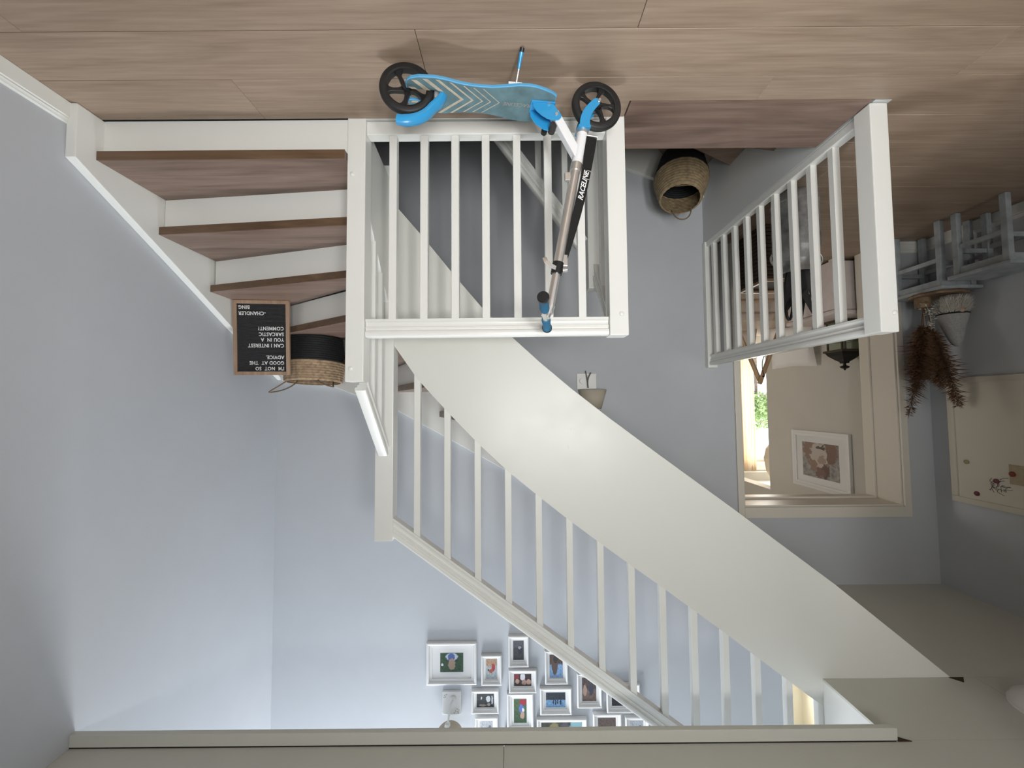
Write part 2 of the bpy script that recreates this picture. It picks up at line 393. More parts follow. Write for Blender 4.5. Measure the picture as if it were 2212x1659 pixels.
glass, gnt, gb = nodes('window_glass')
gb.inputs['Transmission Weight'].default_value = 1.0; gb.inputs['Roughness'].default_value = 0.0; gb.inputs['IOR'].default_value = 1.02; gb.inputs['Base Color'].default_value = (1, 1, 1, 1)
zz = [WZ0+t, 1.165, 1.60, WZ1-t]
for i in range(3):
    MB().box(WX0+t, WX1-t, 6.448, 6.452, zz[i]+0.008, zz[i+1]-0.008).build('pane', glass, w4)
for z in zz[1:3]: MB().box(WX0+t, WX1-t, 6.44, 6.46, z-0.008, z+0.008).build('glazing_bar', mat('grey_bar', (0.45, 0.45, 0.43), 0.5), w4)
MB().box(WX0-0.05, WX1+0.05, 6.32, 6.40, WZ1+0.02, WZ1+0.14).build('blind_box', WHITE, w4, bevel=0.006)

# ------------------------------------------------------------------ staircase
def nose_line(I, W, k):            # tread k from this nosing to the next
    return I, W
def make_tread(parent, poly, ztop, nose_pts, th=0.042, label=None):
    """poly: outline of the tread; nose_pts: the two ends of its front edge"""
    o = MB().prism(poly, lambda u, v, t: (u, v, t), ztop-th, ztop).build('tread', TREAD, parent, bevel=0.0025, seg=1)
    (ax, ay), (bx, by) = nose_pts
    d = Vector((bx-ax, by-ay)).normalized(); n = Vector((d.y, -d.x))
    cx = sum(p[0] for p in poly)/len(poly); cy = sum(p[1] for p in poly)/len(poly)
    if n.dot(Vector((cx-ax, cy-ay))) > 0: n = -n
    q = [(ax, ay), (bx, by), (bx+n.x*0.003, by+n.y*0.003), (ax+n.x*0.003, ay+n.y*0.003)]
    MB().prism(q, lambda u, v, t: (u, v, t), ztop-th+0.001, ztop-0.001).build('nosing_strip', NOSE, o)
    return o
def make_riser(parent, a, b, z0, z1, back):
    d = Vector((b[0]-a[0], b[1]-a[1])).normalized(); n = Vector((-d.y, d.x))*back
    s = 0.028; t = 0.016
    p = [(a[0]+n.x*s, a[1]+n.y*s), (b[0]+n.x*s, b[1]+n.y*s), (b[0]+n.x*(s+t), b[1]+n.y*(s+t)), (a[0]+n.x*(s+t), a[1]+n.y*(s+t))]
    MB().prism(p, lambda u, v, t: (u, v, t), z0, z1).build('riser', WHITE, parent)

st = thing('staircase', 'white painted stairs with brown wood treads winding up along the walls', 'staircase', (1.25, 1.72, 0))
XS = 1.806                      # inner face of the wall string
N = {1: ((0.722, 1.714), (XS, 1.714)), 2: ((0.70, 1.927), (XS, 2.034)), 3: ((0.70, 2.095), (XS, 2.395)), 4: ((0.70, 2.172), (XS, 2.907)),
     5: ((0.60, 2.172), (1.40, 3.14)), 6: ((0.43, 2.172), (0.93, 3.14)), 7: ((0.24, 2.172), (0.56, 3.14))}
for k in range(8, 16): N[k] = ((-0.269*(k-8), 2.172), (-0.269*(k-8), 3.14))
ov = 0.05
def back_off(line, amount):
    (ax, ay), (bx, by) = line; d = Vector((bx-ax, by-ay)).normalized(); n = Vector((-d.y, d.x))*amount
    return (ax+n.x, ay+n.y), (bx+n.x, by+n.y)
for k in range(1, 15):
    (a, b), (c, d) = N[k], N[k+1]
    c2, d2 = back_off((c, d), 0.03)
    c2 = (min(max(c2[0], -2), XS), max(c2[1], 2.172) if k >= 3 else c2[1])
    if k >= 3: c2 = (c[0]-0.02, 2.172)
    d2 = (min(d2[0], XS), min(d2[1], 3.14))
    poly = [a, b]
    if k == 4: poly += [(XS, 3.14), d2, c2, (0.70, 2.172)] if False else [(XS, 3.14), d2, c2]
    else: poly += [d2, c2]
    if k == 1: poly = [(0.722, 1.714), (XS, 1.714), d2, c2, (0.70, 1.818), (0.722, 1.818)]
    if k == 3: poly = [a, b, d2, (0.70, 2.172)]
    make_tread(st, poly, k*R, (a, b))
for k in range(1, 16):
    a, b = N[k]
    make_riser(st, a, (b[0], b[1]), (k-1)*R, k*R-0.042, 1)
# wall strings
def string_yz(name, poly, x0, x1):
    return MB().prism(poly, lambda u, v, t: (t, u, v), x0, x1).build(name, WHITE, st, bevel=0.004)
def string_xz(name, poly, y0, y1, par=None):
    return MB().prism(poly, lambda u, v, t: (u, t, v), y0, y1).build(name, WHITE, par or st, bevel=0.004)
string_yz('wall_string', [(1.627, 0.001), (1.72, 0.001), (2.05, 0.0), (3.14, 0.56), (3.179, 0.58), (3.179, 1.075), (2.587, 0.765), (2.276, 0.590), (2.002, 0.438), (1.627, 0.232)], XS, XR-0.001)
string_xz('wall_string', [(XS-0.001, 0.6), (XS-0.001, 1.077), (1.40, 1.13), (0.917, 1.306), (0.50, 1.538), (0.078, 1.772), (-1.9, 3.10), (-1.9, 2.75), (0.0, 1.30), (0.9, 0.75)], YB-0.04, YB-0.001)
# outer string: the broad white panel under the upper flight
top = [(0.626, 0.955), (0.5, 1.136), (0.343, 1.309), (0.185, 1.473), (0.026, 1.623), (-0.131, 1.752), (-0.289, 1.877), (-0.446, 1.994), (-0.602, 2.107), (-0.758, 2.218), (-0.910, 2.329), (-1.062, 2.440), (-1.215, 2.556), (-1.365, 2.669), (-1.501, 2.772), (-1.75, 2.955)]
bot = [(0.626, 0.19), (0.606, 0.213), (0.48, 0.361), (0.306, 0.578), (0.151, 0.763), (0.01, 0.905), (-0.15, 1.053), (-0.318, 1.197), (-0.515, 1.353), (-0.715, 1.504), (-1.166, 1.840), (-1.668, 2.222), (-2.235, 2.689)]
m, nt, b = nodes('panel_paint')
b.inputs['Base Color'].default_value = (0.745, 0.75, 0.705, 1)
v = coord(nt); n1 = noise(nt, v, 6, 4, 0.6); n2 = noise(nt, v, 38, 3, 0.6)
rr = ramp(nt, n1, [(0.35, (0.34,)*3), (0.7, (0.42,)*3)]); nt.links.new(rr, b.inputs['Roughness']); bump(nt, b, n2, 0.05, 0.001)
sc_n = noise(nt, coord(nt, (30, 30, 11)), 1.0, 3, 0.7, 1.2)
scm = ramp(nt, sc_n, [(0.66, (1, 1, 1)), (0.74, (0.90, 0.89, 0.86))])
tcp = nt.nodes.new('ShaderNodeTexCoord'); dst = nt.nodes.new('ShaderNodeVectorMath'); dst.operation = 'DISTANCE'; dst.inputs[1].default_value = (-0.29-1.25, 2.13-1.72, 1.47)
nt.links.new(tcp.outputs['Object'], dst.inputs[0])
msk = nt.nodes.new('ShaderNodeMapRange'); msk.inputs[1].default_value = 0.16; msk.inputs[2].default_value = 0.05; nt.links.new(dst.outputs['Value'], msk.inputs[0])
nt.links.new(mixc(nt, msk.outputs[0], (0.745, 0.75, 0.705), mixc(nt, 1.0, (0.745, 0.75, 0.705), scm, 'MULTIPLY')), b.inputs['Base Color'])
PANEL = m
pz = [p for p in top if p[1] <= 2.94]
poly = bot + [(-2.235, 2.689), (-1.92, 2.689), (-1.92, 2.94), (-1.74, 2.94)] + list(reversed(pz))
poly = [p for i, p in enumerate(poly) if i == 0 or p != poly[i-1]]
string_o = MB().prism(poly, lambda u, v, t: (u, t, v), 2.13, 2.17).build('outer_string', PANEL, st)
string_o['label'] = 'broad curved white panel closing the side of the upper flight'
# inner string between the two newels
string_yz('inner_string', [(1.816, 0.0), (2.13, 0.05), (2.13, 0.74), (2.106, 0.717), (1.868, 0.449), (1.816, 0.39)], 0.652, 0.698)
# soffit boards under the winders so that no light leaks
MB().prism([(0.5, 0.60), (-1.9, 2.50), (-1.9, 2.53), (0.5, 0.63)], lambda u, v, t: (u, t, v), 2.171, 3.138).build('soffit', WHITE, st)
MB().prism([(1.80, -0.02), (3.13, 0.45), (3.13, 0.47), (1.80, 0.0)], lambda u, v, t: (t, u, v), 0.70, XS-0.001).build('soffit', WHITE, st)

# ------------------------------------------------------------------ balustrades
BALM = WHITE
def newel(parent, x0, x1, y0, y1, z0, z1, knobs=()):
    o = BX(x0, x1, y0, y1, z0, z1).build('newel_post', WHITE, parent, bevel=0.004)
    for (kx, ky, kz) in knobs:
        MB().lathe([(0.0, 0.006), (0.006, 0.005), (0.0105, 0.0025), (0.0115, -0.001), (0.0, -0.001)], 16, (kx, ky, kz), fn=lambda x, y, z: (x, -z, y)).build('screw_cap', WHITE, o, smooth=True)
    return o
def rail_prof(w=0.056, h=0.080):
    a = w/2; half = [(0.50, 0.0), (0.82, 0.0), (0.82, 0.13), (0.70, 0.16), (0.60, 0.24), (0.57, 0.33), (0.64, 0.42), (0.80, 0.45), (0.80, 0.51), (0.70, 0.545), (0.66, 0.60), (0.74, 0.645), (0.95, 0.68), (1.0, 0.75), (1.0, 0.86), (0.90, 0.95), (0.62, 1.0)]
    return [(a*x, h*y) for x, y in half] + [(-a*x, h*y) for x, y in reversed(half)]
RP = rail_prof()
def handrail(parent, p, q, prof=RP):
    return MB().sweep([p, q], prof).build('handrail', WHITE, parent, smooth=True)
def baluster(parent, x, y, z0, z1, w=0.034, z0b=None, z1b=None, axis='X'):
    """square baluster; the ends can follow a slope along the rail (z at -w/2 and +w/2)"""
    a = w/2; m = MB()
    z0b = z0 if z0b is None else z0b; z1b = z1 if z1b is None else z1b
    if axis == 'X': cs = [(-a, -a, z0, z1), (a, -a, z0b, z1b), (a, a, z0b, z1b), (-a, a, z0, z1)]
    else: cs = [(-a, -a, z0, z1), (a, -a, z0, z1), (a, a, z0b, z1b), (-a, a, z0b, z1b)]
    vs = [(x+c[0], y+c[1], c[2]) for c in cs] + [(x+c[0], y+c[1], c[3]) for c in cs]
    m.add(vs, [(0, 3, 2, 1), (4, 5, 6, 7), (0, 1, 5, 4), (1, 2, 6, 5), (2, 3, 7, 6), (3, 0, 4, 7)])
    return m.build('baluster', WHITE, parent, bevel=0.002, seg=1)

# front balustrade behind the scooter
fb = thing('balustrade', 'white balustrade with seven square balusters behind the blue scooter', 'balustrade', (0.1, 1.77, 0), group='white balustrades')
newel(fb, 0.640, 0.720, 1.735, 1.815, -0.25, 1.172, [(0.697, 1.7345, 0.252), (0.695, 1.7345, 1.115)])
newel(fb, -0.512, -0.430, 1.735, 1.815, -0.30, 0.978, [(-0.482, 1.7345, 0.884)])
MB().box(-0.430, 0.640, 1.748, 1.800, 0.004, 0.064).build('bottom_rail', WHITE, fb, bevel=0.004)
MB().box(-0.430, 0.640, 1.738, 1.790, -0.25, -0.002).build('floor_fascia', WHITE, fb)
handrail(fb, (-0.428, 1.772, 0.894), (0.638, 1.772, 0.897))
for x in (0.524, 0.385, 0.246, 0.109, -0.031, -0.170, -0.316): baluster(fb, x, 1.774, 0.063, 0.898)
# left balustrade, from the big newel back to the wall
lb = thing('balustrade', 'white balustrade running back to the wall beside the milk churn', 'balustrade', (-1.58, 2.4, 0), group='white balustrades')
newel(lb, -1.614, -1.538, 1.660, 1.742, 0.0005, 0.986, [(-1.598, 1.6595, 0.905)])
newel(lb, -1.612, -1.538, YB-0.045, YB-0.001, 0.003, 1.005)
MB().box(-1.600, -1.552, 1.742, YB-0.045, 0.002, 0.046).build('bottom_rail', WHITE, lb, bevel=0.004)
MB().box(-1.620, -1.5505, 1.742, YB-0.001, -0.25, 0.0005).build('floor_fascia', MATS['fascia_grey'], lb)
handrail(lb, (-1.576, 1.740, 0.905), (-1.576, YB-0.044, 0.905))
for i in range(9): baluster(lb, -1.576, 1.905+i*0.1445, 0.045, 0.908)
# rail of the upper flight
ub = thing('stair_railing', 'white railing with slanting handrail on top of the broad stair panel', 'railing', (0.67, 2.15, 0.0))
newel(ub, 0.622, 0.716, 2.118, 2.205, -0.02, 1.978)
zr = lambda x: 1.862 + (0.622-x)*0.7235
handrail(ub, (0.624, 2.150, zr(0.624)), (-1.62, 2.150, zr(-1.62)), rail_prof(0.060, 0.082))
import bisect
def ztop(x):
    for (xa, za), (xb, zb) in zip(top, top[1:]):
        if xb <= x <= xa: return lerp(za, zb, (xa-x)/(xa-xb))
    return 2.955
for i in range(14):
    x = 0.500-0.1592*i; a = 0.017
    baluster(ub, x, 2.150, ztop(x-a)-0.01, zr(x-a)+0.012, 0.034, ztop(x+a)-0.01, zr(x+a)+0.012)
newel(ub, -1.70, -1.62, 2.12, 2.20, 2.93, 3.95)
# short rail between the two newels at the winder
zs = lambda y: 1.177 + (y-1.781)*1.022
MB().sweep([(0.662, 1.80, zs(1.80)-0.03), (0.662, 2.118, zs(2.118)-0.03)], rail_prof(0.05, 0.062)).build('handrail', WHITE, ub, smooth=True)
zq = lambda y: 0.449 + (y-1.868)*1.126
for y in (1.915, 2.02):
    baluster(ub, 0.662, y, zq(y-0.015), zs(y-0.015)-0.02, 0.030, zq(y+0.015), zs(y+0.015)-0.02, axis='Y')

# ------------------------------------------------------------------ lower stairs in the well
ls = thing('staircase', 'dark brown wooden steps winding down below the landing edge', 'staircase', (-1.0, 1.7, -0.01))
lt = MB().box(-1.538, -0.514, 1.642, 1.962, -0.04, -0.0005).build('landing_tread', TREAD, ls, bevel=0.003)
MB().box(-1.538, -0.514, 1.962, 1.965, -0.039, -0.002).build('nosing_strip', NOSE, lt)
MB().box(-1.538, -0.5075, 1.6385, 1.6425, -0.02, -0.004).build('shadow_gap', DARK, lt)
MB().box(-1.538, -0.514, 1.925, 1.94, -R, -0.04).build('riser', WHITE, ls)
LN = {0: ((-0.50, 1.962), (-1.549, 1.962)), 1: ((-0.50, 2.10), (-1.549, 2.29)), 2: ((-0.52, 2.172), (-1.549, 2.76)), 3: ((-0.50, 2.172), (-1.33, 3.15)), 4: ((-0.44, 2.172), (-0.90, 3.15)), 5: ((-0.30, 2.172), (-0.52, 3.15))}
for k in range(6, 12): LN[k] = ((-0.30+0.269*(k-5.6), 2.172), (-0.30+0.269*(k-5.6), 3.15))
for k in range(1, 11):
    (a, b), (c, d) = LN[k-1], LN[k]
    # tread k lies between the riser under nosing k-1 and its own nosing k
    if k == 3: poly = [a, b, (-1.549, 3.15), d, c]
    else: poly = [a, b, d, c]
    make_tread(ls, poly, -k*R, (c, d))
    make_riser(ls, a, b, -k*R, -(k-1)*R-0.042, 1)
    if k > 1: pass
string_xz('wall_string', [(-1.549, -0.36), (-1.234, -0.49), (-0.936, -0.603), (-0.3, -0.95), (0.5, -1.5), (1.5, -2.25), (1.5, -2.6), (0.3, -1.75), (-0.9, -1.0), (-1.549, -0.8)], YB-0.04, YB-0.001, ls)
newel(ls, -0.500, -0.418, 2.130, 2.210, -1.3, 0.657)
zl = lambda x: 0.375 + (-0.413-x)*1.385
MB().sweep([(0.62, 2.165, zl(0.62)), (-0.418, 2.165, zl(-0.418))], rail_prof(0.055, 0.075)).build('handrail', WHITE, ls, smooth=True)
for i in range(6):
    x = -0.30+0.145*i; a = 0.016
    baluster(ls, x, 2.165, zl(x-a)-0.85, zl(x-a)+0.02, 0.032, zl(x+a)-0.85, zl(x+a)+0.02)
zm = lambda y: 0.82 + (1.90-y)*1.10
MB().sweep([(-0.465, 2.13, zm(2.13)-0.04), (-0.465, 1.815, zm(1.815)-0.04)], rail_prof(0.05, 0.062)).build('handrail', WHITE, ls, smooth=True)
baluster(ls, -0.465, 2.0, -0.4, zm(1.985)-0.03, 0.030, -0.4, zm(2.015)-0.03, axis='Y')
MB().prism([(1.816, -0.30), (2.13, -0.70), (2.13, -0.22), (1.816, 0.05)], lambda u, v, t: (t, u, v), -0.486, -0.44).build('inner_string', WHITE, ls)

# ------------------------------------------------------------------ scooter
e1 = Vector((-0.73, 0.098, 0)).normalized(); l0 = Vector((0, 0, 1)).cross(e1)
LEAN = math.radians(2.0)
eu = math.cos(LEAN)*Vector((0, 0, 1)) + math.sin(LEAN)*l0; el = eu.cross(e1)
sc = thing('kick_scooter', 'blue and white kick scooter with black wheels standing on its kickstand', 'scooter', (0.38, 1.445, 0.002), Matrix((e1, el, eu)).transposed())
BLUE = mat('scooter_blue', (0.030, 0.315, 0.64), 0.30, coat=0.4)
EDGE = mat('deck_edge_blue', (0.10, 0.36, 0.62), 0.4)
BLACKP = mat('black_plastic', (0.012, 0.012, 0.013), 0.38, var=0.2, vscale=30)
RUBBER = mat('black_rubber', (0.016, 0.016, 0.016), 0.55, var=0.35, vscale=18, bmp=0.1, bscale=120)
CHROME = mat('brushed_metal', (0.80, 0.78, 0.76), 0.33, metal=0.9)
SCW = mat('scooter_white', (0.85, 0.86, 0.88), 0.3)
GRIPT = mat('teal_grip_tape', (0.115, 0.20, 0.225), 0.85, var=0.25, vscale=14, bmp=0.35, bscale=700)
CHEV = mat('cream_print', (0.50, 0.43, 0.33), 0.7, var=0.15, vscale=40)
FOAM = mat('blue_foam', (0.022, 0.15, 0.28), 0.8, var=0.2, vscale=200, bmp=0.2, bscale=600)
CLOTHB = mat('black_webbing', (0.004, 0.004, 0.004), 0.8)
WR = 0.100
def wheel(parent, f, spin):
    fn = lambda x, y, z: (x, z, y)      # lathe axis -> wheel axle (l)
    wo = MB().lathe([(0.079, -0.0145), (0.092, -0.0145), (0.0975, -0.0105), (0.100, -0.004), (0.100, 0.004), (0.0975, 0.0105), (0.092, 0.0145), (0.079, 0.0145)], 56, (f, 0, WR), fn=fn, closed=True).build('wheel', RUBBER, parent, smooth=True, world=False)
    LM[wo] = LM[parent]
    MB().lathe([(0.072, -0.012), (0.0795, -0.0135), (0.0795, 0.0135), (0.072, 0.012)], 56, (f, 0, WR), fn=fn, closed=True).build('rim', BLACKP, wo, smooth=True, world=False)
    MB().lathe([(0.0, -0.017), (0.016, -0.017), (0.019, -0.012), (0.019, 0.012), (0.016, 0.017), (0.0, 0.017)], 24, (f, 0, WR), fn=fn).build('hub', BLACKP, wo, smooth=True, world=False)
    for i in range(5):
        a0 = spin + 2*PI*i/5
        prof = [(0.014, -0.011), (0.030, -0.0075), (0.048, -0.0065), (0.061, -0.009), (0.075, -0.019)]
        L_ = [(rr_*math.cos(a0+(rr_-0.015)*4.5) + hw*math.sin(a0+(rr_-0.015)*4.5), rr_*math.sin(a0+(rr_-0.015)*4.5) - hw*math.cos(a0+(rr_-0.015)*4.5)) for rr_, hw in prof]
        R_ = [(rr_*math.cos(a0+(rr_-0.015)*4.5) - hw*math.sin(a0+(rr_-0.015)*4.5), rr_*math.sin(a0+(rr_-0.015)*4.5) + hw*math.cos(a0+(rr_-0.015)*4.5)) for rr_, hw in prof]
        m = MB(); n = len(prof); vs = []
        for t in (-0.0085, 0.0085):
            vs += [(f+p[0], t, WR+p[1]) for p in L_] + [(f+p[0], t, WR+p[1]) for p in R_]
        fs = []
        for j in range(n-1):
            fs += [(j, j+1, n+j+1, n+j), (2*n+j, 3*n+j, 3*n+j+1, 2*n+j+1), (j, 2*n+j, 2*n+j+1, j+1), (n+j, n+j+1, 3*n+j+1, 3*n+j)]
        fs += [(0, n, 3*n, 2*n), (n-1, 3*n-1, 4*n-1, 2*n-1)]
        m.add(vs, fs).build('spoke', BLACKP, wo, world=False, bevel=0.0015, seg=1)
    return wo
wheel(sc, 0.0, 0.25); AX = 0.730; wheel(sc, AX, 1.0)
# axles
for f in (0.0, AX):
    MB().tube([(f, -0.04, WR), (f, 0.04, WR)], 0.005, 10).build('axle', CHROME, sc, world=False, smooth=True)
# deck
HWS = [(0.0, 0.045), (0.006, 0.062), (0.018, 0.073), (0.05, 0.083), (0.105, 0.086), (0.14, 0.082), (0.172, 0.075), (0.205, 0.069), (0.24, 0.066), (0.275, 0.0655), (0.31, 0.067), (0.345, 0.073), (0.377, 0.080), (0.41, 0.087), (0.446, 0.090), (0.48, 0.086), (0.51, 0.078), (0.535, 0.068), (0.556, 0.056)]
def hw(f):
    for (a, b_), (c, d_) in zip(HWS, HWS[1:]):
        if a <= f <= c: return lerp(b_, d_, (f-a)/(c-a))
    return HWS[-1][1] if f > 0.5 else HWS[0][1]
SLOT, SLW = 0.118, 0.026
def deck_outline(inset=0.0):
    left = [(f, h-inset) for f, h in HWS]; left[0] = (inset, HWS[0][1]); left[-1] = (HWS[-1][0]-inset, HWS[-1][1]-inset)
    slot = [(inset, SLW+inset), (SLOT+inset, SLW+inset)]
    return left + [(f, -h) for f, h in reversed(left)] + [(f, -h) for f, h in slot] + [(f, h) for f, h in reversed(slot)]
DU = 0.119
dk = MB().prism(deck_outline(), lambda u, v, t: (u, v, t), DU-0.012, DU).build('deck', EDGE, sc, world=False, bevel=0.002, seg=1); LM[dk] = LM[sc]
MB().prism(deck_outline(0.004), lambda u, v, t: (u, v, t), DU, DU+0.0012).build('grip_tape', GRIPT, dk, world=False)
MB().prism([(0.10, -0.02), (0.54, -0.02), (0.54, 0.02), (0.10, 0.02)], lambda u, v, t: (u, v, t), DU-0.034, DU-0.012).build('deck_beam', mat('deck_beam_white', (0.7, 0.7, 0.7), 0.4), dk, world=False, bevel=0.003)
def chevron(fv, wd, lmin=0.0):
    for sgn in (-1, 1):
        pts_a, pts_b = [], []
        n = 10; k = 1.12
        lo = lmin; hi = 0.0
        l = lo
        while l < 0.088 and (fv-k*l) > 0.008 and l < hw(max(0.0, fv-k*l))-0.006: l += 0.002; 
        hi = l-0.002
        if hi-lo < 0.006: continue
        q = [(fv-k*lo, lo*sgn), (fv-k*lo+wd*1.6, lo*sgn), (fv-k*hi+wd*1.6, hi*sgn), (fv-k*hi, hi*sgn)]
        MB().prism(q, lambda u, v, t: (u, v, t), DU+0.0011, DU+0.0018).build('chevron_print', CHEV, dk, world=False)
for fv, wd, lm in ((0.050, 0.0135, 0.028), (0.098, 0.0125, 0.028), (0.148, 0.0115, 0.028), (0.196, 0.0085, 0), (0.238, 0.0055, 0), (0.276, 0.0036, 0), (0.308, 0.003, 0), (0.342, 0.0025, 0)):
    chevron(fv, wd, lm)
text('deck_lettering', 'RACELINE', 0.024, mat('deck_lettering_grey', (0.30, 0.28, 0.25), 0.6), dk, basis((0.468, 0.006, DU+0.0016), Vector((-1, 0, 0)), Vector((0, -1, 0)), Vector((0, 0, 1))), shear=0.25, world=False, depth=0.0003)
# rear fender brake
arc = []
for i in range(15):
    t = i/14; a = lerp(0.0, 1.84, t); r_ = lerp(0.147, 0.123, min(1, t*3)) if t < 0.33 else lerp(0.123, 0.137, (t-0.33)/0.67)
    arc.append((r_*math.cos(a), r_*math.sin(a)))
m = MB(); vs = []; cross = [(-0.026, -0.012), (-0.024, -0.003), (-0.014, 0.004), (0, 0.006), (0.014, 0.004), (0.024, -0.003), (0.026, -0.012)]
ncr = len(cross)
for i, (x, z) in enumerate(arc):
    n_ = Vector((x, z)).normalized(); k = 0.86 if i > 12 else 1.0
    for l, h in cross: vs.append((x+n_.x*h, l*k, WR+z+n_.y*h))
for i, (x, z) in enumerate(arc):
    n_ = Vector((x, z)).normalized(); k = 0.86 if i > 12 else 1.0
    for l, h in cross: vs.append((x+n_.x*(h-0.005), l*k*0.93, WR+z+n_.y*(h-0.005)))
fs = []; T = len(arc)*ncr
for i in range(len(arc)-1):
    for j in range(ncr-1):
        a = i*ncr+j; fs += [(a, a+1, a+ncr+1, a+ncr), (T+a, T+a+ncr, T+a+ncr+1, T+a+1)]
    a = i*ncr; fs += [(a, a+ncr, T+a+ncr, T+a)]; a = i*ncr+ncr-1; fs += [(a, T+a, T+a+ncr, a+ncr)]
for i in (0, len(arc)-1):
    for j in range(ncr-1): a = i*ncr+j; fs.append((a, T+a, T+a+1, a+1))
fe = m.add(vs, fs).build('fender', BLUE, sc, world=False, smooth=True)
# kickstand
ks = MB().box(0.372, 0.424, 0.030, 0.062, DU-0.036, DU-0.012).build('kickstand_bracket', SCW, sc, world=False, bevel=0.002)
MB().tube([(0.400, 0.054, DU-0.026), (0.406, 0.080, 0.060), (0.412, 0.106, 0.026)], 0.0042, 10).build('kickstand', CHROME, sc, world=False, smooth=True)
MB().tube([(0.407, 0.085, 0.053), (0.4135, 0.114, 0.014)], 0.0078, 10, scales=[0.7, 1]).build('kickstand_sleeve', BLUE, sc, world=False, smooth=True)
MB().tube([(0.4135, 0.114, 0.014), (0.4155, 0.121, 0.004)], 0.0085, 10).build('kickstand_tip', BLACKP, sc, world=False, smooth=True)
# folding joint
def plate(name, pts, l0_, l1_, mt=BLUE, par=None): return MB().prism(pts, lambda u, v, t: (u, t, v), l0_, l1_).build(name, mt, par or sc, world=False, bevel=0.0012, seg=1)
pl = [(0.468, 0.125), (0.474, 0.1195), (0.544, 0.1195), (0.553, 0.128), (0.581, 0.166), (0.580, 0.176), (0.570, 0.186), (0.548, 0.190), (0.525, 0.186), (0.503, 0.174), (0.484, 0.158), (0.472, 0.140)]
fj = plate('folding_plate', pl, 0.020, 0.024)
pl2 = [(0.466, 0.125), (0.474, 0.1195), (0.545, 0.1195), (0.560, 0.128), (0.585, 0.168), (0.578, 0.196), (0.555, 0.204), (0.520, 0.198), (0.486, 0.176), (0.468, 0.148)]
plate('folding_plate', pl2, -0.024, -0.020)
plate('folding_base', [(0.464, DU), (0.558, DU), (0.558, DU+0.006), (0.464, DU+0.006)], -0.030, 0.030)
for (f, u) in ((0.533, 0.126), (0.561, 0.166)):
    MB().tube([(f, -0.028, u), (f, 0.029, u)], 0.0062, 12).build('bolt', CHROME, sc, world=False, smooth=True)
MB().tube([(0.552, -0.030, 0.198), (0.552, 0.010, 0.198)], 0.014, 16).build('release_knob', mat('knob_black', (0.03, 0.028, 0.026), 0.6), sc, world=False, smooth=True)
MB().tube([(0.524, -0.040, 0.198), (0.524, -0.024, 0.198)], 0.012, 16).build('release_knob', BLACKP, sc, world=False, smooth=True)
# white frame tubes
def rectbar(path, w_, h_): return MB().sweep(path, [(-w_/2, -h_/2), (w_/2, -h_/2), (w_/2, h_/2), (-w_/2, h_/2)], upref=(0, 1, 0))
rectbar([(0.556, 0, 0.148), (0.652, 0, 0.325)], 0.034, 0.034).build('frame_tube', SCW, sc, world=False, bevel=0.004)
cax = lambda u: lerp(0.669, 0.516, (u-0.218)/(0.961-0.218))
MB().tube([(cax(0.222), 0, 0.222), (cax(0.346), 0, 0.346)], 0.021, 20).build('head_tube', SCW, sc, world=False, smooth=True)
# fork
crown = MB().tube([(cax(0.208), 0, 0.208), (cax(0.224), 0, 0.224)], 0.024, 20).build('fork_crown', CHROME, sc, world=False, smooth=True)
plate('fork_bridge', [(cax(0.206)-0.024, 0.200), (cax(0.206)+0.024, 0.200), (cax(0.212)+0.024, 0.211), (cax(0.212)-0.024, 0.211)], -0.030, 0.030)
cl = bez((0.673, 0.208), (0.668, 0.162), (0.690, 0.132), (AX-0.008, WR), 12)
def ribbon(cl_, ws):
    a, b_ = [], []
    for i, p in enumerate(cl_):
        q0, q1 = cl_[max(0, i-1)], cl_[min(len(cl_)-1, i+1)]
        d = Vector((q1[0]-q0[0], q1[1]-q0[1])).normalized(); n_ = Vector((-d.y, d.x)); k = ws[0] if len(ws) == 1 else lerp(ws[0], ws[1], i/(len(cl_)-1))
        a.append((p[0]+n_.x*k, p[1]+n_.y*k)); b_.append((p[0]-n_.x*k, p[1]-n_.y*k))
    e = cl_[-1]; ang = math.atan2(cl_[-1][1]-cl_[-2][1], cl_[-1][0]-cl_[-2][0])
    cap = [(e[0]+k*math.cos(ang+PI/2-PI*j/6), e[1]+k*math.sin(ang+PI/2-PI*j/6)) for j in range(1, 6)]
    return a + cap + list(reversed(b_))
for s_ in (-1, 1):
    plate('fork_arm', ribbon(cl, (0.021, 0.015)), s_*0.026-0.002, s_*0.026+0.002)
    MB().tube([(AX, s_*0.028, WR), (AX, s_*0.033, WR)], 0.007, 6).build('axle_nut', CHROME, sc, world=False)
# steering column
MB().tube([(cax(0.346), 0, 0.346), (cax(0.376), 0, 0.376)], 0.0225, 20).build('headset', CHROME, sc, world=False, smooth=True)
MB().tube([(cax(0.372), 0, 0.372), (cax(0.760), 0, 0.760)], 0.0185, 20).build('steering_column', CHROME, sc, world=False, smooth=True)
MB().tube([(cax(0.760), 0, 0.760), (cax(0.938), 0, 0.938)], 0.0155, 20).build('height_tube', CHROME, sc, world=False, smooth=True)
cl_o = MB().tube([(cax(0.742), 0, 0.742), (cax(0.786), 0, 0.786)], 0.0215, 18).build('column_clamp', BLACKP, sc, world=False, smooth=True)
MB().sweep([(cax(0.765)-0.01, 0.018, 0.769), (cax(0.765)-0.032, 0.026, 0.763), (cax(0.765)-0.048, 0.024, 0.748), (cax(0.765)-0.052, 0.018, 0.731)], [(-0.008, -0.0025), (0.008, -0.0025), (0.008, 0.0025), (-0.008, 0.0025)], upref=(0, 1, 0)).build('clamp_lever', CHROME, sc, world=False, bevel=0.001)
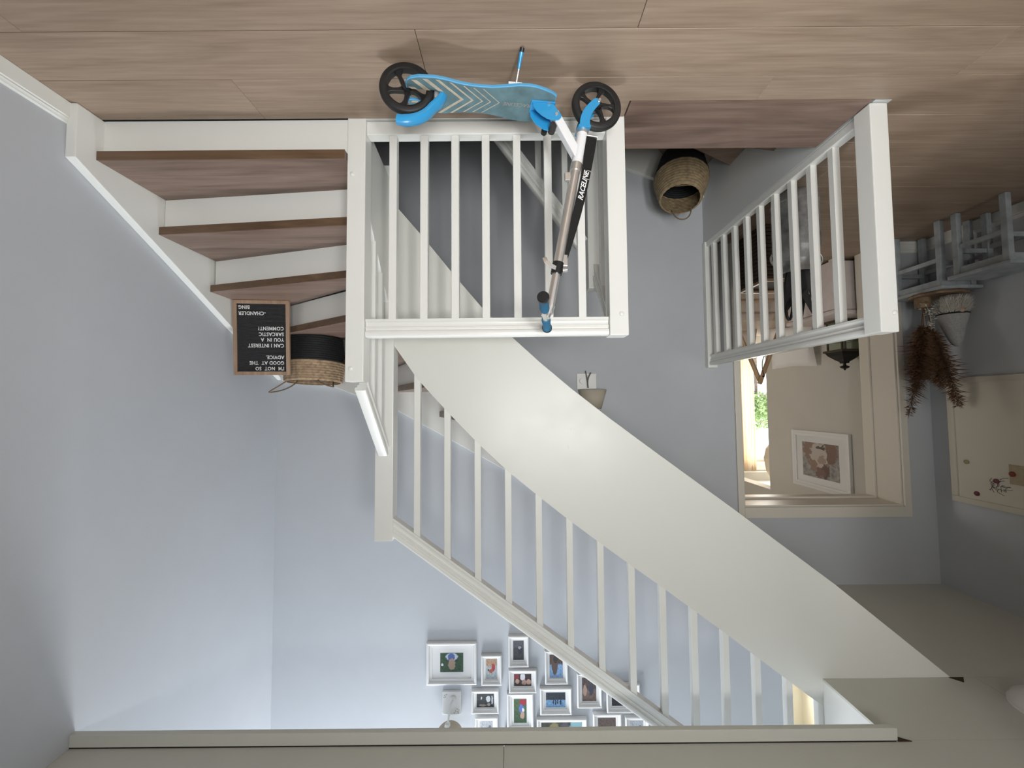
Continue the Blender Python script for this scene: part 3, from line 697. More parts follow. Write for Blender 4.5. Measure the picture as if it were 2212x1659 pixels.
MB().tube([(cax(0.765)+0.018, 0.006, 0.772), (cax(0.765)+0.036, 0.006, 0.770)], 0.008, 10).build('clamp_nut', CHROME, sc, world=False, smooth=True)
MB().box(cax(0.40)-0.038, cax(0.40)-0.016, -0.006, 0.010, 0.385, 0.418).build('clamp_bracket', CHROME, sc, world=False, bevel=0.002)
# handlebar
h0 = Vector((0.463, 0.170, 0.926)); h1 = Vector((0.552, -0.170, 0.955))
hp = lambda t: tuple(h0.lerp(h1, t))
hb = MB().tube([hp(0.04), hp(0.96)], 0.0125, 18).build('handlebar', CHROME, sc, world=False, smooth=True)
MB().tube([(cax(0.90), 0, 0.905), (hp(0.5)[0], 0, 0.950)], 0.0175, 18).build('bar_joint', CHROME, sc, world=False, smooth=True)
for (a, b_) in ((0.02, 0.36), (0.98, 0.64)):
    d = 1 if b_ > a else -1
    ts = [a, a+0.05*d, a+0.12*d, a+0.22*d, b_-0.05*d, b_]
    MB().tube([hp(t) for t in ts], 0.0175, 20, scales=[1.08, 1.02, 0.93, 0.95, 1.02, 0.92]).build('grip', FOAM, hb, world=False, smooth=True)
    MB().tube([hp(a-0.022*d), hp(a-0.012*d), hp(a+0.018*d)], 0.0205, 22, scales=[0.8, 1, 1]).build('grip_end', BLACKP, hb, world=False, smooth=True)
# black carrying strap with the maker's lettering, buckled along the column
sp0, sp1 = Vector((0.702, 0.012, 0.238)), Vector((0.583, 0.004, 0.716))
path = [sp0.lerp(sp1, t) + Vector((0.012*math.sin(PI*t), 0, 0.003)) for t in [i/8 for i in range(9)]]
stp = MB().sweep(path, [(-0.019, -0.004), (0.019, -0.004), (0.019, 0.004), (-0.019, 0.004)], upref=(0, 1, 0), scales=[1.1, 1.05, 0.98, 0.93, 0.9, 0.87, 0.85, 0.83, 0.8]).build('carry_strap', CLOTHB, sc, world=False, bevel=0.001)
dx = (sp1-sp0).normalized(); ny = Vector((0, 1, 0)); ex = -dx; ey = ny.cross(ex).normalized()
anc = sp0.lerp(sp1, 0.54) + Vector((0.011, 0.0, 0)) - ey*0.009
text('strap_lettering', 'RACELINE', 0.0275, SCW, stp, basis(anc+Vector((0, 0.0056, 0)), ex, ey, ny), shear=0.3, world=False, depth=0.0004, xs=0.95, bold=0.0006)
MB().tube([sp0+Vector((-0.022, 0, -0.006)), sp0+Vector((0.024, 0, -0.002))], 0.0045, 8).build('strap_clip', CHROME, stp, world=False, smooth=True)
ring = [tuple(sp0.lerp(sp1, 0.33)+Vector((0.020+0.018*math.cos(a), 0.006, 0.018*math.sin(a)))) for a in [2*PI*i/12 for i in range(13)]]
MB().tube(ring, 0.0018, 6, upref=(0, 1, 0)).build('split_ring', CHROME, stp, world=False, smooth=True)
MB().box(sp1.x-0.012, sp1.x+0.012, -0.004, 0.010, sp1.z-0.004, sp1.z+0.040).build('strap_buckle', CHROME, stp, world=False, bevel=0.002)

# ------------------------------------------------------------------ letter board on the third step
LBW, LBH, LBT = 0.345, 0.485, 0.020
rotl = Euler((math.radians(-4), 0, math.radians(-6)), 'XYZ').to_matrix()
lbd = thing('letter_board', 'dark grooved letter board in a wooden frame standing on the stairs', 'sign', (1.622, 2.600, 3*R+0.0008), rotl)
FRW = wood('light_wood_frame', (0.34, 0.215, 0.135), (0.44, 0.295, 0.20), (0.52, 0.37, 0.26), axis='Z', tint=0.03)
fw = 0.022; a = LBW/2
for nm, bx in (('frame_side', (-a, -a+fw, -LBT, 0, 0, LBH)), ('frame_side', (a-fw, a, -LBT, 0, 0, LBH)), ('frame_rail', (-a+fw, a-fw, -LBT, 0, 0, fw)), ('frame_rail', (-a+fw, a-fw, -LBT, 0, LBH-fw, LBH))):
    MB().box(*bx).build(nm, FRW, lbd, world=False, bevel=0.002)
FELT = mat('charcoal_felt', (0.042, 0.043, 0.046), 0.95, bmp=0.2, bscale=500)
m = MB(); nr = 52; prof = []
for i in range(nr):
    z = lerp(fw+0.001, LBH-fw-0.001, i/nr); dz = (LBH-2*fw-0.002)/nr
    prof += [(z, -0.0075), (z+dz*0.22, -0.0125), (z+dz*0.78, -0.0125), (z+dz, -0.0075)]
pp = [(prof[0][0], -0.003)] + prof + [(prof[-1][0], -0.003)]
m.prism(pp, lambda u, v, t: (t, v, u), -a+fw, a-fw)
m.build('felt_panel', FELT, lbd, world=False)
LETW = mat('white_letters', (0.85, 0.85, 0.83), 0.5)
lh = LBH-2*fw
LINES = [("I'M  NOT  SO", 0.444), ("GOOD AT  THE", 0.407), ("ADVICE.", 0.3705), ("CAN I INTEREST", 0.294), ("YOU IN  A", 0.2565), ("SARCASTIC", 0.2205), ("COMMENT?", 0.183)]
def letters(body, x, z, align, sz=0.0325):
    text('letter_row', body, sz, LETW, lbd, basis((x, -0.0137, z-sz*0.36), Vector((1, 0, 0)), Vector((0, 0, 1)), Vector((0, -1, 0))), align=align, world=False, depth=0.0008, spacing=1.10, xs=0.86, bold=0.0007)
for body, z in LINES: letters(body, -a+0.036, z, 'LEFT')
letters('-CHANDLER', a-0.032, 0.0855, 'RIGHT'); letters('BING', a-0.032, 0.046, 'RIGHT')

# ------------------------------------------------------------------ woven baskets
BSK_B = mat('black_seagrass', (0.012, 0.014, 0.016), 0.7, var=0.3, vscale=60)
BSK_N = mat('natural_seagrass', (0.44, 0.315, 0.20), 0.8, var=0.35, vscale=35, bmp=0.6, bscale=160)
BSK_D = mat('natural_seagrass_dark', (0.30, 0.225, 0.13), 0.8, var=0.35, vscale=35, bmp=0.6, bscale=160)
def basket(label, loc, rot, prof, split, h, sq=1.0, natural=BSK_N, handles=()):
    """prof(t) -> radius for t in 0..1; coils as real ridges; black lower part, natural upper part"""
    b_ = thing('storage_basket', label, 'basket', loc, rot, group='two-tone woven baskets')
    rows = 20; seg = 72
    def part(name, t0, t1, mt, bottom=False):
        m = MB(); pr = []
        n = max(2, int((t1-t0)*rows))
        for i in range(n):
            for s_ in range(4):
                t = lerp(t0, t1, (i+s_/4)/n); rr_ = prof(t) + 0.004*math.sin(PI*(s_/4+0.12))
                pr.append((rr_, t*h))
        pr.append((prof(t1), t1*h))
        inner = [(r_-0.010, z) for r_, z in reversed(pr)]
        full = ([(0.0, 0.0)] if bottom else []) + pr + inner + ([(0.0, 0.012)] if bottom else [])
        vs0 = len(m.v)
        m.lathe(full, seg, closed=not bottom)
        m.v = [(x*(1+0.010*math.sin(24*math.atan2(y, x)+200*z)), y*sq*(1+0.010*math.sin(24*math.atan2(y, x)+200*z)), z) for x, y, z in m.v]
        m.build(name, mt, b_, world=False, smooth=True)
    part('black_base', 0.0, split, BSK_B, True); part('natural_rim', split, 1.0, natural)
    for hpts in handles:
        MB().tube(hpts, 0.0048, 8, upref=(0.3, 0.9, 0.2)).build('rope_handle', mat('jute_rope', (0.20, 0.14, 0.085), 0.9, var=0.3, vscale=90), b_, world=False, smooth=True)
    return b_
pf = lambda t: lerp(0.182, 0.206, min(1, t/0.55)) if t < 0.55 else lerp(0.206, 0.192, (t-0.55)/0.45)
basket('black and natural woven basket beside the letter board on the stairs', (1.425, 2.925, 4*R+0.012), Euler((0.07, 0, 0.1)).to_matrix(), pf, 0.56, 0.315, 0.92,
       handles=[bez((0.10, -0.12, 0.30), (0.14, -0.17, 0.36), (0.24, -0.16, 0.40), (0.245, -0.12, 0.395), 8) + bez((0.245, -0.12, 0.395), (0.22, -0.06, 0.385), (0.17, -0.01, 0.36), (0.145, 0.03, 0.30), 8),
                bez((-0.10, -0.12, 0.30), (-0.13, -0.17, 0.34), (-0.20, -0.15, 0.36), (-0.215, -0.11, 0.36), 8) + bez((-0.215, -0.11, 0.36), (-0.19, -0.07, 0.35), (-0.16, -0.03, 0.34), (-0.14, 0.02, 0.30), 8)])
pf2 = lambda t: lerp(0.150, 0.188, t/0.5) if t < 0.5 else lerp(0.188, 0.140, ((t-0.5)/0.5)**1.2)
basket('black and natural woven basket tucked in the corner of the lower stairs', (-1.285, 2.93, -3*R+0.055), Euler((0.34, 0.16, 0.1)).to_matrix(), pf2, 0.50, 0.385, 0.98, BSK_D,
       handles=[bez((0.02, 0.115, 0.37), (0.0, 0.13, 0.48), (-0.12, 0.10, 0.49), (-0.10, 0.07, 0.38), 12), bez((0.07, -0.10, 0.375), (0.06, -0.07, 0.345), (-0.03, -0.09, 0.34), (-0.05, -0.115, 0.372), 10)])

# ------------------------------------------------------------------ picture frames upstairs
FRM = mat('white_picture_frame', (0.80, 0.80, 0.79), 0.4)
MAT_ = mat('picture_mount', (0.84, 0.84, 0.83), 0.7)
def quad_uv(name, x0, x1, z0, z1, y, material, parent):
    me = bpy.data.meshes.new(name); vs = [(x0, y, z0), (x1, y, z0), (x1, y, z1), (x0, y, z1), (x0, y+0.0006, z0), (x1, y+0.0006, z0), (x1, y+0.0006, z1), (x0, y+0.0006, z1)]
    inv = LM.get(parent, Matrix()).inverted(); vs = [tuple(inv @ Vector(p)) for p in vs]
    me.from_pydata(vs, [], [(0, 1, 2, 3), (7, 6, 5, 4), (0, 4, 5, 1), (1, 5, 6, 2), (2, 6, 7, 3), (3, 7, 4, 0)])
    uv = me.uv_layers.new(name='UVMap'); c4 = [(0, 0), (1, 0), (1, 1), (0, 1)]
    for p in me.polygons:
        for li in p.loop_indices: uv.data[li].uv = c4[me.loops[li].vertex_index % 4]
    me.materials.append(material)
    o = bpy.data.objects.new(name, me); COL.objects.link(o); o.parent = parent; return o
def ring_prism(m, x0, x1, z0, z1, fw_, y0, y1, y2):
    """rectangular frame with a sloping moulded face: outer depth y1, inner lip y2, back y0"""
    o_ = [(x0, z0), (x1, z0), (x1, z1), (x0, z1)]
    def rr(i): return [(x0+i, z0+i), (x1-i, z0+i), (x1-i, z1-i), (x0+i, z1-i)]
    loops = [(rr(0), y0), (rr(0), y1), (rr(fw_*0.22), y1-0.004), (rr(fw_*0.45), y1), (rr(fw_*0.62), y2-0.001), (rr(fw_), y2), (rr(fw_), y0)]
    vs = []
    for lp, y in loops: vs += [(x, y, z) for x, z in lp]
    fs = []
    for k in range(len(loops)-1):
        for j in range(4): fs.append((k*4+j, k*4+(j+1) % 4, (k+1)*4+(j+1) % 4, (k+1)*4+j))
    m.add(vs, fs); return m
def picture(label, x0, x1, z0, z1, fw_, mount, pm, group='white picture frames on the stair wall', yb=YB):
    t = thing('picture_frame', label, 'picture frame', ((x0+x1)/2, yb, z0), group=group)
    ring_prism(MB(), x0, x1, z0, z1, fw_, yb-0.002, yb-0.030, yb-0.018).build('moulding', FRM, t)
    MB().box(x0+fw_*0.9, x1-fw_*0.9, yb-0.012, yb-0.003, z0+fw_*0.9, z1-fw_*0.9).build('mount', MAT_, t)
    mx, mz = mount
    quad_uv('photo_print', x0+fw_+mx, x1-fw_-mx, z0+fw_+mz, z1-fw_-mz, yb-0.0135, pm, t)
    return t
G1, G2 = (0.045, 0.10, 0.05), (0.03, 0.07, 0.035)
SKIN = (0.50, 0.33, 0.26)
PR = {
 'a': print_mat('print_child_grass', G1, G1, 0.5, [(0.5, 0.20, 0.26, 0.20, (0.62, 0.66, 0.78)), (0.52, 0.22, 0.15, 0.22, (0.10, 0.16, 0.42)), (0.5, 0.42, 0.10, 0.14, SKIN), (0.5, 0.62, 0.16, 0.26, (0.42, 0.30, 0.22)), (0.92, 0.62, 0.05, 0.06, (0.8, 0.8, 0.8))]),
 'b': print_mat('print_red_figure', (0.45, 0.50, 0.52), (0.45, 0.30, 0.20), 0.35, [(0.34, 0.42, 0.16, 0.20, (0.40, 0.05, 0.04)), (0.55, 0.60, 0.16, 0.10, (0.38, 0.10, 0.06)), (0.78, 0.55, 0.07, 0.05, (0.05, 0.04, 0.04))]),
 'c': print_mat('print_dark_rock', (0.06, 0.065, 0.07), (0.10, 0.10, 0.115), 0.35, [(0.35, 0.50, 0.20, 0.20, (0.03, 0.03, 0.045)), (0.38, 0.36, 0.16, 0.08, (0.36, 0.36, 0.38))]),
 'd': print_mat('print_group_dark', (0.06, 0.035, 0.03), (0.05, 0.03, 0.03), 0.5, [(0.5, 0.22, 0.14, 0.30, (0.70, 0.70, 0.72)), (0.85, 0.22, 0.14, 0.28, (0.22, 0.03, 0.04)), (0.15, 0.65, 0.14, 0.22, SKIN), (0.42, 0.68, 0.14, 0.22, (0.42, 0.27, 0.22)), (0.80, 0.60, 0.12, 0.20, SKIN)]),
 'e': print_mat('print_dark_bottles', (0.03, 0.035, 0.04), (0.05, 0.055, 0.06), 0.5, [(0.33, 0.38, 0.12, 0.24, (0.65, 0.68, 0.72)), (0.10, 0.45, 0.05, 0.32, (0.5, 0.52, 0.55)), (0.72, 0.30, 0.04, 0.10, (0.7, 0.7, 0.65)), (0.65, 0.84, 0.22, 0.08, (0.32, 0.27, 0.20)), (0.30, 0.80, 0.10, 0.10, (0.35, 0.33, 0.30))]),
 'g': print_mat('print_red_blue', (0.05, 0.11, 0.05), (0.07, 0.14, 0.06), 0.5, [(0.28, 0.12, 0.30, 0.14, (0.35, 0.03, 0.05)), (0.40, 0.40, 0.20, 0.18, (0.10, 0.18, 0.50)), (0.28, 0.48, 0.10, 0.10, (0.75, 0.75, 0.78)), (0.32, 0.68, 0.17, 0.16, SKIN)]),
 'h': print_mat('print_snow', (0.26, 0.30, 0.34), (0.45, 0.48, 0.52), 0.5, [(0.70, 0.72, 0.20, 0.20, (0.06, 0.07, 0.09)), (0.25, 0.45, 0.16, 0.26, (0.12, 0.14, 0.17)), (0.45, 0.80, 0.14, 0.18, (0.45, 0.55, 0.68))]),
 'i': print_mat('print_beach_people', (0.20, 0.38, 0.62), (0.035, 0.045, 0.06), 0.50, [(0.25, 0.66, 0.05, 0.18, (0.03, 0.04, 0.07)), (0.40, 0.62, 0.035, 0.14, (0.03, 0.04, 0.07)), (0.50, 0.66, 0.04, 0.18, (0.03, 0.04, 0.07)), (0.62, 0.64, 0.04, 0.17, (0.03, 0.04, 0.07))]),
 'j': print_mat('print_building_sky', (0.25, 0.42, 0.68), (0.10, 0.07, 0.06), 0.42, [(0.62, 0.38, 0.24, 0.50, (0.12, 0.085, 0.07)), (0.55, 0.20, 0.18, 0.16, (0.05, 0.04, 0.04))]),
 'k': print_mat('print_food_table', (0.04, 0.07, 0.03), (0.05, 0.055, 0.04), 0.5, [(0.68, 0.40, 0.13, 0.38, (0.22, 0.20, 0.09)), (0.68, 0.42, 0.07, 0.2, (0.45, 0.42, 0.20)), (0.13, 0.30, 0.17, 0.42, (0.25, 0.42, 0.48)), (0.42, 0.4, 0.12, 0.4, (0.09, 0.075, 0.10)), (0.88, 0.72, 0.10, 0.22, (0.14, 0.25, 0.06))]),
 'l': print_mat('print_brown_pair', (0.20, 0.14, 0.12), (0.11, 0.08, 0.08), 0.5, [(0.80, 0.55, 0.14, 0.24, (0.42, 0.30, 0.25)), (0.35, 0.5, 0.16, 0.25, (0.06, 0.07, 0.10))]),
 'm': print_mat('print_black_dogs', (0.04, 0.04, 0.05), (0.5, 0.5, 0.52), 0.28, [(0.45, 0.30, 0.09, 0.32, (0.62, 0.62, 0.66)), (0.28, 0.52, 0.05, 0.35, (0.015, 0.015, 0.02)), (0.14, 0.75, 0.10, 0.18, (0.45, 0.45, 0.43)), (0.75, 0.4, 0.18, 0.4, (0.012, 0.012, 0.016))]),
 'n': print_mat('print_cliff_sky', (0.30, 0.44, 0.62), (0.13, 0.10, 0.09), 0.46, [(0.78, 0.50, 0.025, 0.16, (0.05, 0.04, 0.04))]),
}
picture('wide white frame, portrait of a child among leaves, nearest the upstairs lamp', 0.283, 0.662, 3.085, 3.395, 0.040, (0.062, 0.045), PR['a'])
picture('small upright white frame holding a red and beige print', 0.092, 0.247, 3.180, 3.400, 0.030, (0.006, 0.006), PR['b'])
picture('small upright white frame with a dark grey print touching the handrail', -0.114, 0.040, 3.040, 3.268, 0.031, (0.006, 0.012), PR['c'])
picture('small wide white frame with several people in dark red', -0.172, 0.039, 3.290, 3.458, 0.030, (0.010, 0.010), PR['d'])
picture('small wide white frame with a black print of pale glasses', 0.115, 0.322, 3.437, 3.607, 0.030, (0.008, 0.006), PR['e'])
picture('tall white frame with a red and blue figure on green', -0.146, 0.054, 3.462, 3.738, 0.034, (0.018, 0.018), PR['g'])
picture('white frame with a grey wintry print, half cut by the ceiling edge', 0.123, 0.296, 3.752-0.12, 3.86, 0.034, (0.006, 0.006), PR['h'])
picture('wide white frame with small dark figures below a blue sky', -0.435, -0.196, 3.424, 3.620, 0.034, (0.012, 0.010), PR['i'])
picture('small upright white frame with a brown building, crossed by the handrail', -0.410, -0.236, 3.150, 3.396, 0.034, (0.004, 0.004), PR['j'])
picture('largest dark print in a wide white frame along the ceiling edge', -0.547, -0.170, 3.648, 3.92, 0.034, (0.0, 0.0), PR['k'])
picture('white frame with a brown print of two faces behind the handrail', -0.664, -0.478, 3.320, 3.572, 0.032, (0.008, 0.008), PR['l'])
picture('white frame with black and white shapes behind the balusters', -0.952, -0.700, 3.400, 3.610, 0.032, (0.010, 0.010), PR['m'])
picture('white frame with a bare brown cliff under pale sky', -0.808, -0.595, 3.615, 3.84, 0.034, (0.006, 0.006), PR['n'])
picture('white frame mostly hidden where handrail meets the ceiling edge', -1.015, -0.838, 3.640, 3.88, 0.032, (0.008, 0.008), PR['h'])
picture('white frame cut off by the ceiling edge next to the tall red and blue one', -0.160, 0.075, 3.745, 3.93, 0.034, (0.006, 0.006), PR['i'])
# small decorated plaque and the gooseneck lamp in front of it
pq = thing('wall_plaque', 'small square white plaque with tiny grey leaves under the upstairs lamp', 'plaque', (0.472, YB, 3.449))
MB().box(0.402, 0.543, YB-0.022, YB-0.001, 3.449, 3.615).build('board', FRM, pq, bevel=0.004)
LEAFG = mat('plaque_leaf_grey', (0.30, 0.30, 0.30), 0.7)
for (x, z) in [(0.425, 3.595), (0.418, 3.582), (0.430, 3.575), (0.442, 3.590), (0.420, 3.605), (0.452, 3.603), (0.525, 3.475), (0.518, 3.485), (0.530, 3.49), (0.512, 3.470)]:
    MB().lathe([(0, 0), (0.005, 0.0002), (0, 0.0009)], 8, (x, YB-0.0222, z), fn=lambda a_, b_, c_: (a_, -c_, b_*0.6)).build('leaf_print', LEAFG, pq)
lp = thing('wall_lamp', 'beige dome wall lamp on a thin white stem upstairs', 'lamp', (0.472, YB-0.02, 3.52))
LAMPW = mat('lamp_white', (0.80, 0.79, 0.76), 0.4); SHADE = mat('beige_shade', (0.52, 0.45, 0.34), 0.7)
MB().tube([(0.462, YB-0.024, 3.495), (0.462, YB-0.045, 3.50)], 0.022, 20, scales=[1, 0.5]).build('wall_rose', LAMPW, lp, smooth=True)
MB().tube(bez((0.462, YB-0.03, 3.498), (0.470, YB-0.12, 3.49), (0.480, YB-0.14, 3.53), (0.484, YB-0.14, 3.64), 14), 0.0075, 10, upref=(1, 0, 0)).build('stem', LAMPW, lp, smooth=True)
prof = [(0.103*math.sin(PI/2*t), 0.100-0.100*math.cos(PI/2*t)) for t in [i/10 for i in range(11)]]
MB().lathe([(r_, z) for r_, z in prof] + [(r_*0.96, z+0.004) for r_, z in reversed(prof)], 36, (0.472, YB-0.13, 3.600)).build('dome_shade', SHADE, lp, smooth=True)
MB().lathe([(0.0, 0.0), (0.018, 0.0), (0.026, 0.03), (0.0, 0.045)], 20, (0.484, YB-0.14, 3.588)).build('lamp_holder', LAMPW, lp, smooth=True)

# ------------------------------------------------------------------ sconce and socket on the back wall
sn = thing('wall_sconce', 'small cream wall lamp shade above the white socket plate', 'lamp', (-0.636, YB, 1.17))
seg = 20; vs = []; fs = []
for i in range(seg+1):
    a_ = PI*i/seg
    vs += [(-0.636+0.113*math.cos(a_), YB-0.002-0.10*math.sin(a_), 1.170), (-0.636+0.070*math.cos(a_), YB-0.002-0.065*math.sin(a_), 1.318)]
for i in range(seg): fs.append((2*i, 2*i+2, 2*i+3, 2*i+1))
so = MB().add(vs, fs).build('shade', mat('cream_shade', (0.50, 0.45, 0.36), 0.8), sn, smooth=True)
md = so.modifiers.new('thickness', 'SOLIDIFY'); md.thickness = 0.003
MB().box(-0.68, -0.59, YB-0.03, YB-0.001, 1.21, 1.26).build('back_plate', LAMPW, sn, bevel=0.003)
MB().lathe([(0, 0), (0.014, 0), (0.028, 0.03), (0.022, 0.05), (0.0, 0.056)], 18, (-0.636, YB-0.055, 1.185)).build('bulb', mat('frosted_bulb', (0.8, 0.79, 0.75), 0.3), sn, smooth=True)
sk = thing('wall_socket', 'white double socket plate with plugged cord under the cream sconce', 'socket', (-0.592, YB, 1.04))
MB().box(-0.668, -0.515, YB-0.012, YB-0.0005, 1.040, 1.165).build('plate', LAMPW, sk, bevel=0.004)
MB().box(-0.655, -0.598, YB-0.020, YB-0.012, 1.052, 1.150).build('switch', LAMPW, sk, bevel=0.002)
MB().tube([(-0.556, YB-0.012, 1.10), (-0.556, YB-0.03, 1.10)], 0.022, 20).build('socket_face', FRM, sk, smooth=True)
MB().tube(bez((-0.60, YB-0.03, 1.155), (-0.59, YB-0.035, 1.10), (-0.60, YB-0.03, 1.07), (-0.625, YB-0.02, 1.035), 10), 0.005, 8, upref=(0, 1, 0)).build('cord', mat('grey_cord', (0.16, 0.16, 0.155), 0.6), sk, smooth=True)
MB().tube(bez((-0.598, YB-0.03, 1.13), (-0.592, YB-0.03, 1.09), (-0.588, YB-0.03, 1.05), (-0.582, YB-0.02, 1.02), 8), 0.004, 8, upref=(0, 1, 0)).build('cord', MATS['grey_cord'], sk, smooth=True)

# ------------------------------------------------------------------ stools by the left wall
STL = mat('worn_blue_grey_paint', (0.36, 0.40, 0.43), 0.6, var=0.3, vscale=9, bmp=0.15, bscale=60)
def stool(label, y0, y1, ztop, x0=-3.292, x1=-3.005):
    t = thing('wooden_stool', label, 'stool', ((x0+x1)/2, (y0+y1)/2, 0.001), group='blue-grey wooden stools')
    MB().box(x0, x1, y0, y1, ztop-0.024, ztop).build('seat', STL, t, bevel=0.005)
    lw = 0.036; i = 0.022
    for x in (x0+i, x1-i-lw):
        for y in (y0+i, y1-i-lw):
            MB().box(x, x+lw, y, y+lw, 0.001, ztop-0.024).build('leg', STL, t, bevel=0.004)
    for x in (x0+i+0.008, x1-i-0.028):
        MB().box(x, x+0.020, y0+i+lw, y1-i-lw, ztop-0.075, ztop-0.024).build('apron', STL, t, bevel=0.002)
        MB().box(x, x+0.020, y0+i+lw, y1-i-lw, ztop-0.230, ztop-0.200).build('stretcher', STL, t, bevel=0.002)
    for y in (y0+i+0.008, y1-i-0.028):
        MB().box(x0+i+lw, x1-i-lw, y, y+0.020, ztop-0.075, ztop-0.024).build('apron', STL, t, bevel=0.002)
        MB().box(x0+i+lw, x1-i-lw, y, y+0.020, ztop-0.205, ztop-0.175).build('stretcher', STL, t, bevel=0.002)
    return t
stool('worn blue-grey stool nearest the camera, standing empty', 2.380, 2.735, 0.450)
stool('worn blue-grey stool against the door wall, carrying the gnome', 2.765, 3.165, 0.492)
ZT = 0.493
tr = thing('wooden_tray', 'thin wooden slice tray under the gnome and dried plants', 'tray', (-3.135, 2.925, ZT))
TW = wood('bark_wood', (0.10, 0.065, 0.04), (0.20, 0.13, 0.08), (0.28, 0.19, 0.12), tint=0.02)
m = MB().lathe([(0, 0), (0.150, 0), (0.158, 0.010), (0.152, 0.022), (0, 0.022)], 40, (-3.135, 2.925, ZT))
m.v = [(x, y+0.006*math.sin(9*math.atan2(y-2.925, x+3.135)), z) for x, y, z in m.v]
m.build('slab', TW, tr, smooth=True)
ZT2 = ZT+0.0225
gn = thing('gnome_figurine', 'bearded gnome figurine with a tall grey cone hat', 'figurine', (-3.190, 2.880, ZT2))
HATM = mat('grey_felt_hat', (0.36, 0.36, 0.36), 0.95, var=0.15, vscale=80, bmp=0.3, bscale=300)
gx, gy = -3.190, 2.880
MB().lathe([(0, 0), (0.062, 0.004), (0.074, 0.05), (0.070, 0.13), (0.0, 0.15)], 24, (gx, gy, ZT2)).build('body', mat('gnome_body', (0.25, 0.25, 0.26), 0.9), gn, smooth=True)
m = MB().lathe([(0.0, 0.134), (0.082, 0.134), (0.086, 0.144), (0.080, 0.17), (0.068, 0.21), (0.055, 0.26), (0.041, 0.315), (0.029, 0.35), (0.014, 0.368), (0, 0.372)], 28, (gx, gy, ZT2))
m.v = [(x-0.02*max(0, (z-ZT2-0.15)/0.22)**2, y, z) for x, y, z in m.v]
m.build('hat', HATM, gn, smooth=True)
MB().lathe([(0.081, 0.133), (0.0875, 0.136), (0.0875, 0.143), (0.081, 0.146)], 28, (gx, gy, ZT2), closed=True).build('hat_trim', CLOTHB, gn, smooth=True)
m = MB(); rng = random.Random(3)
for i in range(2200):
    az = rng.uniform(-PI, 0) if rng.random() < 0.85 else rng.uniform(0, PI)
    el_ = rng.uniform(0.0, 1.0); r0_ = 0.062+rng.uniform(0, 0.022)
    p = Vector((gx+r0_*math.cos(az), gy+r0_*math.sin(az)*0.95, ZT2+0.042+0.090*el_))
    d = Vector((math.cos(az)*0.55+rng.uniform(-.35, .35), math.sin(az)*0.75+rng.uniform(-.45, .45), -0.55+rng.uniform(-.4, .6))).normalized()
    L_ = rng.uniform(0.028, 0.058); sd = d.cross(Vector((0, 0, 1))).normalized()*0.0022
    o_ = len(m.v); m.add([p-sd, p+sd, p+d*L_], [(0, 1, 2)])
bd = m.build('beard', mat('white_fleece', (0.78, 0.75, 0.69), 0.95), gn); bd['kind'] = 'stuff'
MB().lathe([(0.0, -0.017), (0.010, -0.013), (0.016, 0.0), (0.010, 0.013), (0, 0.017)], 14, (gx+0.022, gy-0.082, ZT2+0.124)).build('nose', mat('skin_felt', (0.55, 0.38, 0.28), 0.9), gn, smooth=True)
# dried plants in a small bark pot
pp_ = thing('potted_dried_plant', 'brown dried fern and pale flower sprigs in a bark pot', 'plant', (-3.055, 2.955, ZT2))
px_, py_ = -3.055, 2.955
MB().lathe([(0, 0), (0.044, 0), (0.047, 0.03), (0.044, 0.075), (0.036, 0.075), (0.034, 0.03), (0, 0.02)], 20, (px_, py_, ZT2)).build('pot', TW, pp_, smooth=True)
m = MB()
loop = [(px_+0.048*math.cos(a_), py_+0.048*math.sin(a_), ZT2+0.045+0.004*math.sin(3*a_)) for a_ in [2*PI*i/20 for i in range(21)]]
m.tube(loop, 0.0022, 6); m.tube(bez((px_+0.01, py_-0.05, ZT2+0.045), (px_+0.05, py_-0.06, ZT2+0.02), (px_+0.06, py_-0.055, ZT2+0.05), (px_+0.01, py_-0.05, ZT2+0.045), 10), 0.0022, 6, upref=(0, 1, 0))
m.build('twine', mat('jute_rope', (0.2, 0.14, 0.085), 0.9), pp_, smooth=True)
FERN = mat('brown_fern', (0.125, 0.062, 0.028), 0.85, var=0.35, vscale=30)
plumes = [((-0.02, 0.0, 0.05), (-0.05, -0.02, 0.30), (-0.12, -0.04, 0.50), (-0.165, -0.05, 0.80)), ((0.0, 0.0, 0.05), (0.0, 0.0, 0.30), (0.03, -0.02, 0.48), (0.14, -0.05, 0.72)), ((0, 0, 0.05), (-0.01, 0, 0.30), (0.10, -0.03, 0.55), (0.185, -0.04, 0.86)), ((0, 0, 0.05), (-0.04, 0, 0.25), (-0.10, 0.0, 0.40), (-0.16, 0.0, 0.62)), ((0, 0, 0.05), (0.02, 0, 0.25), (0.07, 0.0, 0.40), (0.09, 0.0, 0.60)), ((0, 0, 0.05), (-0.03, 0, 0.25), (-0.05, 0.0, 0.42), (-0.10, 0.0, 0.66)), ((0, 0, 0.05), (0.0, 0.02, 0.25), (0.0, 0.03, 0.40), (-0.02, 0.03, 0.60))]
